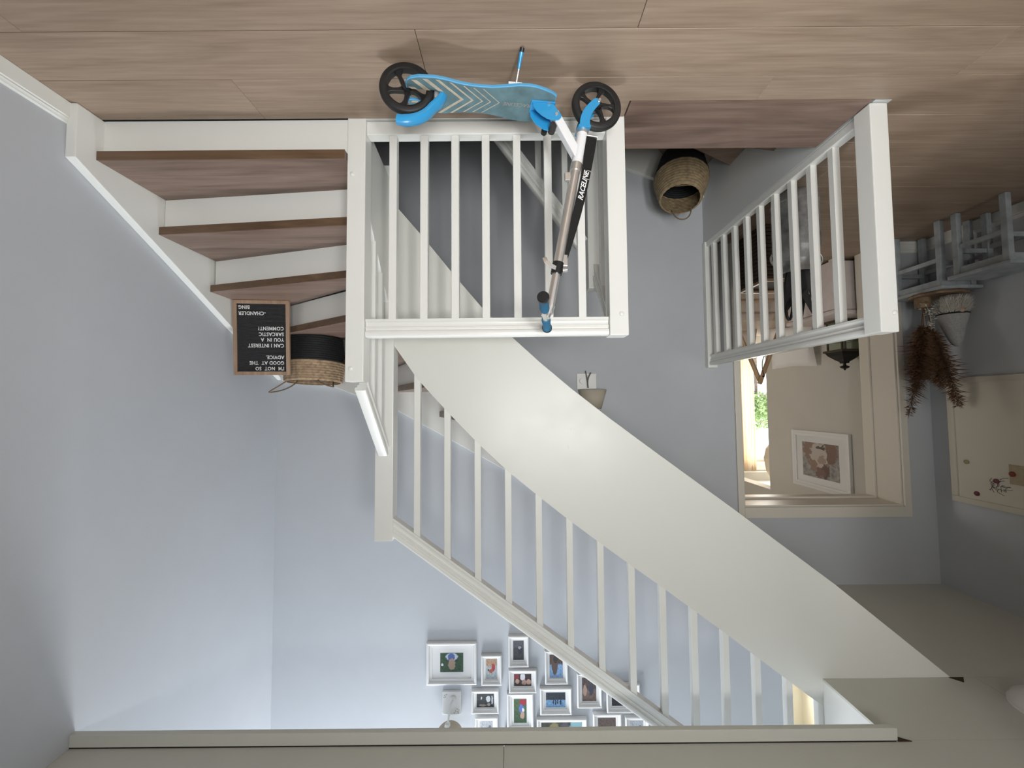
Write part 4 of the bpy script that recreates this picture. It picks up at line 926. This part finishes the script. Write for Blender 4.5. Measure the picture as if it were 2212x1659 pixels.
for pi_, (a0, a1, a2, a3) in enumerate(plumes):
    m = MB(); off = Vector((px_, py_, ZT2)); pts = [off+Vector(p) for p in bez(a0, a1, a2, a3, 24)]
    m.tube(pts, 0.0022, 5, scales=[1-0.7*i/24 for i in range(25)])
    for i in range(1300):
        t = rng.uniform(0.28, 1.0); k = t*24; j = min(23, int(k)); p = pts[j].lerp(pts[j+1], k-j); tg = (pts[j+1]-pts[j]).normalized()
        d = Vector((rng.uniform(-1, 1), rng.uniform(-1, 1), rng.uniform(-1, 1))).normalized(); d = (d-tg*d.dot(tg)).normalized()
        d = (d*0.8+tg*rng.uniform(0.1, 0.9)).normalized(); L_ = rng.uniform(0.02, 0.115)*(0.35+0.75*math.sin(PI*min(1, max(0, (t-0.25)/0.78)))); sd = d.cross(tg).normalized()*0.0008
        wob = Vector((rng.uniform(-1, 1), rng.uniform(-1, 1), rng.uniform(-1, 1)))*0.012
        q = p+d*L_*0.55+wob*0.6; e = p+d*L_+wob+Vector((0, 0, -0.010))
        m.add([p-sd, p+sd, q+sd*0.9, e, q-sd*0.9], [(0, 1, 2, 3, 4)])
    f_ = m.build('fern_plume', FERN, pp_)
PALE = mat('pale_petals', (0.62, 0.60, 0.52), 0.8)
m = MB(); st_pts = bez((px_-0.005, py_-0.02, ZT2+0.06), (px_-0.005, py_-0.05, ZT2+0.12), (px_+0.005, py_-0.06, ZT2+0.18), (px_+0.01, py_-0.06, ZT2+0.245), 16)
m.tube(st_pts, 0.0015, 5)
for i in range(70):
    t = rng.random(); p = Vector(st_pts[min(15, int(t*16))]); d = Vector((rng.uniform(-1, 1), rng.uniform(-1, .3), rng.uniform(-.5, .7))).normalized(); L_ = rng.uniform(0.015, 0.05)*(1.15-t*0.8)
    c = p+d*L_; n_ = d.cross(Vector((0, 0, 1))).normalized()
    m.add([c-d*0.010, c+n_*0.0065, c+d*0.012, c-n_*0.0065, c+Vector((0, -0.004, 0.003))], [(0, 1, 4), (1, 2, 4), (2, 3, 4), (3, 0, 4)])
m.build('flower_sprig', PALE, pp_)

# ------------------------------------------------------------------ magnet board on the left wall
wb = thing('magnet_board', 'large cream framed magnet board hanging above the stools', 'board', (XL, 2.5, 1.10))
CB = mat('cream_board', (0.62, 0.585, 0.50), 0.45); CBF = mat('cream_board_frame', (0.60, 0.56, 0.475), 0.5)
by0, by1, bz0, bz1 = 1.98, 3.045, 1.105, 2.02
MB().box(XL+0.001, XL+0.014, by0+0.03, by1-0.03, bz0+0.03, bz1-0.03).build('surface', CB, wb)
for q in ((by0, by1, bz0, bz0+0.042), (by0, by1, bz1-0.042, bz1), (by0, by0+0.042, bz0+0.042, bz1-0.042), (by1-0.042, by1, bz0+0.042, bz1-0.042)):
    MB().box(XL+0.001, XL+0.024, *q).build('frame_rail', CBF, wb, bevel=0.004)
m = MB(); XD = XL+0.0148; rng = random.Random(11)
for i in range(16):
    cy, cz = 2.765+rng.uniform(-0.045, 0.045), 1.845+rng.uniform(-0.045, 0.045); a_ = rng.uniform(0, PI)
    m.tube(bez((XD, cy, cz), (XD, cy+0.03*math.cos(a_), cz+0.03*math.sin(a_)), (XD, cy+0.02, cz+0.02*math.sin(a_+1)), (XD, cy+0.05*math.cos(a_+1), cz+0.05*math.sin(a_+1)), 8), 0.0014, 5, upref=(1, 0, 0))
m.build('doodle', mat('marker_ink', (0.10, 0.09, 0.10), 0.6), wb)
def magnet(label, y, z, col, r_=0.016):
    o = MB().lathe([(0, 0.0), (r_, 0.0), (r_, 0.006), (r_*0.7, 0.010), (0, 0.011)], 18, (XL+0.0145, y, z), fn=lambda a_, b_, c_: (c_, a_, b_)).build('board_magnet', mat('magnet_'+label.split()[0], col, 0.4), smooth=True)
    tag(o, label, 'magnet', 'magnets on the cream board')
magnet('beige round magnet near the board edge', 2.94, 1.72, (0.34, 0.29, 0.17))
magnet('burgundy round magnet below the drawing', 2.885, 1.935, (0.14, 0.03, 0.04))
magnet('brownish round magnet in the middle of the drawing', 2.765, 1.825, (0.16, 0.05, 0.06))
cdo = MB().box(XL+0.0145, XL+0.0160, 2.48, 2.69, 1.70, 1.83).build('paper_card', mat('tan_paper', (0.42, 0.35, 0.24), 0.8, var=0.1, vscale=20)); tag(cdo, 'tan paper card pinned to the cream board', 'card')
o = MB().lathe([(0, 0.0), (0.017, 0.0), (0.017, 0.006), (0.012, 0.010), (0, 0.011)], 18, (XL+0.0162, 2.672, 1.762), fn=lambda a_, b_, c_: (c_, a_, b_)).build('board_magnet', mat('magnet_red', (0.22, 0.035, 0.025), 0.4), smooth=True); tag(o, 'bright red round magnet holding the tan card', 'magnet', 'magnets on the cream board')

# ------------------------------------------------------------------ ceiling lamp at the left edge
cl_ = thing('ceiling_lamp', 'white round ceiling lamp at the edge of the picture', 'lamp', (-2.45, 1.88, H))
MB().lathe([(0, -0.075), (0.06, -0.072), (0.11, -0.058), (0.138, -0.036), (0.145, -0.012), (0, -0.012)], 40, (-2.45, 1.88, H)).build('diffuser', mat('opal_diffuser', (0.72, 0.71, 0.67), 0.4), cl_, smooth=True)
MB().lathe([(0, -0.012), (0.150, -0.012), (0.150, -0.0005), (0, -0.0005)], 40, (-2.45, 1.88, H)).build('base_ring', FRM, cl_, smooth=True)

# ------------------------------------------------------------------ milk churn with umbrella behind the left balustrade
ZINC = mat('galvanised_zinc', (0.42, 0.43, 0.44), 0.5, metal=0.75, var=0.35, vscale=16, bmp=0.1, bscale=70)
cx_, cy_ = -1.765, 2.445
ch = thing('milk_churn', 'galvanised metal milk churn standing behind the white balusters', 'churn', (cx_, cy_, 0.001))
MB().lathe([(0, 0.0), (0.122, 0.0), (0.125, 0.008), (0.125, 0.045), (0.129, 0.048), (0.129, 0.056), (0.125, 0.060), (0.126, 0.330), (0.124, 0.345), (0.112, 0.375), (0.090, 0.405), (0.083, 0.420), (0.083, 0.465), (0.092, 0.478), (0.094, 0.487), (0.088, 0.487), (0.078, 0.470), (0.076, 0.42), (0.115, 0.34), (0.118, 0.02), (0, 0.015)], 40, (cx_, cy_, 0.001)).build('body', ZINC, ch, smooth=True)
for s_ in (-1, 1):
    MB().tube(bez((cx_+s_*0.118, cy_, 0.355), (cx_+s_*0.185, cy_, 0.36), (cx_+s_*0.165, cy_, 0.46), (cx_+s_*0.084, cy_, 0.445), 12), 0.007, 8, upref=(0, 1, 0)).build('handle', ZINC, ch, smooth=True)
um = thing('umbrella', 'folded dark grey umbrella with pointed edges standing in the churn', 'umbrella', (cx_, cy_, 0.05))
UMB = mat('dark_grey_nylon', (0.045, 0.046, 0.05), 0.7, var=0.2, vscale=20)
m = MB(); nseg = 8
for i in range(nseg):
    a0, a1 = 2*PI*i/nseg, 2*PI*(i+1)/nseg; am = (a0+a1)/2
    prof = [(0.020, 0.20), (0.045, 0.42), (0.064, 0.50), (0.080, 0.60)]
    vs = []
    for r_, z in prof:
        for a_, k in ((a0, 1.0), (am, 0.62), (a1, 1.0)): vs.append((cx_+r_*k*math.cos(a_), cy_+r_*k*math.sin(a_), z))
    tipz = 0.76 - 0.06*(i % 3)/2
    vs += [(cx_+0.105*math.cos(a0), cy_+0.105*math.sin(a0), tipz), (cx_+0.070*math.cos(am), cy_+0.070*math.sin(am), 0.64), (cx_+0.105*math.cos(a1), cy_+0.105*math.sin(a1), 0.76-0.06*((i+1) % nseg % 3)/2)]
    fs = []
    for j in range(4):
        for k in range(2): fs.append((j*3+k, j*3+k+1, j*3+k+4, j*3+k+3))
    m.add(vs, fs)
uo = m.build('canopy', UMB, um); md = uo.modifiers.new('thickness', 'SOLIDIFY'); md.thickness = 0.002
MB().tube([(cx_, cy_, 0.06), (cx_, cy_, 0.60)], 0.005, 8).build('shaft', CHROME, um, smooth=True)
MB().tube([(cx_+0.02, cy_-0.03, 0.45), (cx_-0.07, cy_-0.09, 0.82)], 0.003, 6).build('rib', CHROME, um, smooth=True)
MB().tube(bez((cx_+0.035, cy_-0.02, 0.50), (cx_+0.045, cy_-0.02, 0.80), (cx_+0.085, cy_-0.02, 0.84), (cx_+0.095, cy_-0.02, 0.70), 12), 0.008, 8, upref=(0, 1, 0)).build('crook_handle', BLACKP, um, smooth=True)

# ------------------------------------------------------------------ bedroom furniture seen through the doorway
LIN = mat('beige_linen', (0.56, 0.46, 0.37), 0.9, var=0.08, vscale=12, bmp=0.2, bscale=120)
PNK = mat('pinkish_white_cloth', (0.66, 0.59, 0.57), 0.85, var=0.05, vscale=10, bmp=0.1, bscale=80)
WCOT = mat('white_cotton', (0.84, 0.81, 0.77), 0.9, bmp=0.15, bscale=60)
bn = thing('storage_bench', 'low pinkish-white storage bench under the lantern in the bedroom', 'bench', (-3.07, 3.84, 0.001))
MB().box(-3.300, -2.86, 3.53, 4.12, 0.02, 0.46).build('box_body', PNK, bn, bevel=0.012)
MB().box(-3.305, -2.845, 3.515, 4.135, 0.465, 0.505).build('lid', PNK, bn, bevel=0.012)
for x in (-3.28, -2.91):
    for y in (3.55, 4.06): MB().box(x, x+0.035, y, y+0.035, 0.001, 0.02).build('foot', DOORW, bn)
lt_ = thing('lantern', 'old metal lantern with glass sides standing on the low bench', 'lantern', (-3.165, 3.81, 0.506))
BRZ = mat('aged_bronze', (0.09, 0.075, 0.05), 0.5, metal=0.6, var=0.3, vscale=40); BLK = mat('black_iron', (0.012, 0.011, 0.010), 0.5, metal=0.4)
lx, ly, lz = -3.165, 3.81, 0.506; hwl = 0.085
MB().box(lx-0.10, lx+0.10, ly-0.10, ly+0.10, lz, lz+0.022).build('base', BRZ, lt_, bevel=0.003)
for sx in (-1, 1):
    for sy in (-1, 1): MB().box(lx+sx*hwl-0.007, lx+sx*hwl+0.007, ly+sy*hwl-0.007, ly+sy*hwl+0.007, lz+0.022, lz+0.285).build('corner_post', BRZ, lt_)
lglass, ln_, lb_ = nodes('lantern_glass'); lb_.inputs['Transmission Weight'].default_value = 0.9; lb_.inputs['Base Color'].default_value = (0.75, 0.80, 0.72, 1); lb_.inputs['Roughness'].default_value = 0.05; lb_.inputs['IOR'].default_value = 1.1
for bx in ((lx-hwl+0.007, lx+hwl-0.007, ly-hwl-0.001, ly-hwl+0.001), (lx-hwl+0.007, lx+hwl-0.007, ly+hwl-0.001, ly+hwl+0.001), (lx-hwl-0.001, lx-hwl+0.001, ly-hwl+0.007, ly+hwl-0.007), (lx+hwl-0.001, lx+hwl+0.001, ly-hwl+0.007, ly+hwl-0.007)):
    MB().box(*bx, lz+0.024, lz+0.283).build('pane', lglass, lt_)
for z in (0.11, 0.20):
    for sy in (-1, 1):
        MB().box(lx-hwl+0.007, lx+hwl-0.007, ly+sy*(hwl+0.003)-0.0015, ly+sy*(hwl+0.003)+0.0015, lz+z, lz+z+0.006).build('glazing_bar', BRZ, lt_)
        MB().box(lx+sy*(hwl+0.003)-0.0015, lx+sy*(hwl+0.003)+0.0015, ly-hwl+0.007, ly+hwl-0.007, lz+z, lz+z+0.006).build('glazing_bar', BRZ, lt_)
MB().lathe([(0, 0.024), (0.034, 0.024), (0.034, 0.15), (0.03, 0.155), (0, 0.152)], 20, (lx, ly, lz)).build('candle', mat('candle_wax', (0.70, 0.66, 0.52), 0.5), lt_, smooth=True)
MB().box(lx-0.115, lx+0.115, ly-0.115, ly+0.115, lz+0.285, lz+0.305).build('roof_plate', BRZ, lt_, bevel=0.004)
MB().lathe([(0.112, 0.305), (0.095, 0.335), (0.055, 0.375), (0.030, 0.395), (0.026, 0.410), (0.0, 0.410)], 4, (0, 0, 0), fn=lambda x, y, z: ((x-y)*0.7071*1.3, (x+y)*0.7071*1.3, z)).build('roof', BLK, lt_)
for ob in [o for o in lt_.children if o.name.startswith('roof') and not o.name.startswith('roof_plate')]:
    for v_ in ob.data.vertices: v_.co = Vector((v_.co.x, v_.co.y, v_.co.z)) + Vector((lx, ly, lz))
MB().lathe([(0, 0.41), (0.012, 0.41), (0.012, 0.428), (0.040, 0.440), (0.030, 0.455), (0.010, 0.462), (0.008, 0.474), (0, 0.478)], 18, (lx, ly, lz)).build('finial', BLK, lt_, smooth=True)
def cushion(name, label, loc, rot, w_, h_, t_, mt, cat='pillow', group=None):
    o_ = thing(name, label, cat, loc, rot, group)
    m = MB(); n = 14; idx = {}
    for s_ in (-1, 1):
        for i in range(n+1):
            for j in range(n+1):
                u, v_ = 2*i/n-1, 2*j/n-1
                b_ = max(0, (1-u**4)*(1-v_**4))**0.5
                pin = 1-0.07*(1-abs(u))*abs(v_)**3; pin2 = 1-0.07*(1-abs(v_))*abs(u)**3
                idx[(s_, i, j)] = len(m.v); m.v.append((u*w_/2*pin2, s_*t_/2*b_*(1+0.05*math.sin(5*u+3*v_)), h_/2+v_*h_/2*pin))
    for s_ in (-1, 1):
        for i in range(n):
            for j in range(n):
                q = (idx[(s_, i, j)], idx[(s_, i+1, j)], idx[(s_, i+1, j+1)], idx[(s_, i, j+1)])
                m.f.append(q if s_ < 0 else q[::-1])
    b = m.build('cover', mt, o_, world=False, smooth=True)
    return o_
db = thing('daybed', 'beige covered daybed along the bedroom wall', 'bed', (-2.85, 4.8, 0.001))
MB().box(-3.295, -2.35, 4.18, 5.15, 0.10, 0.34).build('mattress', LIN, db, bevel=0.04, seg=4)
MB().box(-3.295, -2.33, 4.16, 5.16, 0.345, 0.43).build('throw', LIN, db, bevel=0.03, seg=3)
for x in (-3.27, -2.42):
    for y in (4.22, 5.07): MB().box(x, x+0.05, y, y+0.05, 0.001, 0.10).build('leg', TW, db)
cushion('throw_pillow', 'white square pillow leaning against the bedroom wall', (-3.10, 4.46, 0.432), Euler((math.radians(-8), 0, math.radians(62)), 'XYZ').to_matrix(), 0.46, 0.47, 0.13, WCOT)
# dark hamper behind the end of the left balustrade
LW = wood('light_chair_wood', (0.30, 0.18, 0.10), (0.40, 0.26, 0.15), (0.48, 0.33, 0.21), axis='Z', tint=0.02)
DKW = mat('dark_wicker', (0.045, 0.026, 0.016), 0.7, var=0.3, vscale=40, bmp=0.4, bscale=120)
hx0, hx1, hy0, hy1 = -2.14, -1.80, 2.82, 3.14
hm = thing('wicker_hamper', 'dark brown wicker hamper between the railing and the doorway', 'hamper', ((hx0+hx1)/2, (hy0+hy1)/2, 0.001))
nb = 14; hb_ = 0.40/nb
for i in range(nb): MB().box(hx0, hx1, hy0, hy1, 0.002+i*hb_, 0.002+(i+1)*hb_-0.003).build('woven_band', DKW, hm, bevel=0.008, seg=2)
for bx in ((hx0-0.006, hx1+0.006, hy0-0.006, hy0+0.016), (hx0-0.006, hx1+0.006, hy1-0.016, hy1+0.006), (hx0-0.006, hx0+0.016, hy0+0.016, hy1-0.016), (hx1-0.016, hx1+0.006, hy0+0.016, hy1-0.016)):
    MB().box(*bx, 0.401, 0.420).build('rim', LW, hm, bevel=0.003)
# light wooden stand in the bedroom
ws = thing('wooden_stand', 'light wooden A-frame stand with a thin rope inside the bedroom', 'stand', (-2.42, 4.0, 0.001))
ay = 3.90
MB().tube([(-2.840, ay, 0.012), (-2.405, ay, 1.10)], 0.019, 14, upref=(0, 1, 0), scales=[0.85, 1.1]).build('pole', LW, ws, smooth=True)
MB().tube([(-2.020, ay+0.045, 0.012), (-2.445, ay+0.045, 1.09)], 0.019, 14, upref=(0, 1, 0), scales=[0.85, 1.1]).build('pole', LW, ws, smooth=True)
MB().tube([(-2.43, ay-0.03, 1.03), (-2.43, ay+0.075, 1.03)], 0.008, 10).build('bolt', BLACKP, ws, smooth=True)
MB().tube(bez((-2.437, ay-0.022, 1.02), (-2.40, ay-0.03, 0.90), (-2.42, ay-0.03, 0.80), (-2.56, ay-0.022, 0.74), 12), 0.004, 6, upref=(0, 1, 0)).build('rope', DKW, ws, smooth=True)
MB().tube([(-2.735, ay, 0.275), (-2.125, ay+0.045, 0.275)], 0.012, 10, upref=(0, 1, 0)).build('crossbar', LW, ws, smooth=True)
cushion('throw_pillow', 'beige linen cushion propped on the daybed near the window', (-2.62, 4.72, 0.432), Euler((math.radians(-15), 0, math.radians(20)), 'XYZ').to_matrix(), 0.5, 0.34, 0.14, LIN)
# framed portrait on the bedroom wall
pm = print_mat('print_bedroom', (0.40, 0.385, 0.375), (0.36, 0.30, 0.27), 0.35, [(0.24, 0.25, 0.20, 0.34, (0.25, 0.155, 0.12)), (0.78, 0.22, 0.20, 0.34, (0.30, 0.21, 0.165)), (0.52, 0.34, 0.23, 0.38, (0.60, 0.54, 0.49)), (0.36, 0.78, 0.10, 0.22, (0.17, 0.11, 0.09)), (0.50, 0.82, 0.13, 0.16, (0.24, 0.15, 0.12)), (0.70, 0.66, 0.10, 0.16, (0.33, 0.23, 0.18)), (0.46, 0.46, 0.10, 0.12, (0.42, 0.31, 0.26)), (0.48, 0.12, 0.13, 0.06, (0.13, 0.10, 0.08))], nz=0.3, wob=0.34)
pf_ = thing('picture_frame', 'large white framed portrait hanging on the bedroom wall', 'picture frame', (XL, 4.34, 1.60), Euler((0, 0, math.radians(90))).to_matrix())
m = MB(); LMp = LM[pf_]
def wq(x0, x1, y0, y1, z0, z1): return MB().box(x0, x1, y0, y1, z0, z1)
ring_prism(m, -0.40, 0.40, 0.0, 0.625, 0.055, -0.002, -0.034, -0.024); m.build('moulding', FRM, pf_, world=False)
MB().box(-0.352, 0.352, -0.014, -0.003, 0.048, 0.577).build('mount', MAT_, pf_, world=False)
q_ = quad_uv('photo_print', -0.255, 0.255, 0.125, 0.50, -0.0155, pm, floor); q_.parent = pf_
gl = MB().box(-0.346, 0.346, -0.0195, -0.0180, 0.054, 0.571).build('glazing', glass, pf_, world=False)
# curtain and paper shade by the bedroom window
CURT, cnt, cb = nodes('curtain_cloth'); cb.inputs['Base Color'].default_value = (0.86, 0.76, 0.62, 1); cb.inputs['Roughness'].default_value = 0.9
tl = cnt.nodes.new('ShaderNodeBsdfTranslucent'); tl.inputs[0].default_value = (0.95, 0.82, 0.64, 1); mxs = cnt.nodes.new('ShaderNodeMixShader'); mxs.inputs[0].default_value = 0.5
cnt.links.new(cb.outputs[0], mxs.inputs[1]); cnt.links.new(tl.outputs[0], mxs.inputs[2]); cnt.links.new(mxs.outputs[0], cnt.nodes['Material Output'].inputs[0])
cu_ = thing('curtain', 'warm beige curtain hanging beside the bright bedroom window', 'curtain', (-3.62, 6.3, 0.1))
vs = []; fs = []; n = 40
for i in range(n+1):
    x = lerp(-3.78, -3.50, i/n); y_ = 6.28+0.018*math.sin(i*1.25)
    vs += [(x, y_, 0.12), (x+0.01*math.sin(i), y_, 2.34)]
for i in range(n): fs.append((2*i, 2*i+2, 2*i+3, 2*i+1))
co = MB().add(vs, fs).build('drape', CURT, cu_, smooth=True); md = co.modifiers.new('thickness', 'SOLIDIFY'); md.thickness = 0.003
MB().tube([(-4.6, 6.29, 2.36), (-3.42, 6.29, 2.36)], 0.010, 10, upref=(0, 1, 0)).build('rod', LAMPW, cu_, smooth=True)
ps = thing('pendant_shade', 'pale paper pendant shade in front of the bedroom window', 'lamp', (-3.74, 5.75, 2.5))
m = MB().lathe([(0.02, -0.02), (0.06, -0.10), (0.125, -0.24), (0.150, -0.42), (0.120, -0.56), (0.05, -0.66), (0.02, -0.67)], 14, (-3.74, 5.75, 2.5))
so2 = m.build('paper_shade', mat('paper_white', (0.72, 0.64, 0.52), 0.9), ps)
MB().tube([(-3.74, 5.75, 2.499), (-3.74, 5.75, 2.44)], 0.006, 8, upref=(0, 1, 0)).build('cord', LAMPW, ps)
# tree outside the bedroom window
tr_ = thing('garden_tree', 'sunlit green treetop outside the bedroom window', 'tree', (-7.9, 13.0, -2.9))
m = MB(); rng = random.Random(5)
for i in range(2600):
    d = Vector((rng.gauss(0, 1), rng.gauss(0, 1), rng.gauss(0, 1))).normalized()*(rng.random()**0.45)
    c = Vector((-7.9+d.x*0.75, 13.0+d.y*0.75, 1.55+d.z*0.62)); a_ = Vector((rng.uniform(-1, 1), rng.uniform(-1, 1), rng.uniform(-1, 1))).normalized()*0.05; b_ = a_.cross(Vector((rng.uniform(-1, 1), rng.uniform(-1, 1), rng.uniform(-1, 1)))).normalized()*0.035
    m.add([c-a_, c+b_, c+a_, c-b_], [(0, 1, 2, 3)])
m.build('foliage', mat('leaf_green', (0.42, 0.52, 0.22), 0.7, var=0.25, vscale=4), tr_, kind='stuff')
MB().tube([(-7.9, 13.0, -2.9), (-7.88, 13.0, -0.5), (-7.9, 13.0, 1.5)], 0.07, 8, upref=(0, 1, 0), scales=[1.3, 1, 0.5]).build('trunk', TW, tr_, smooth=True)
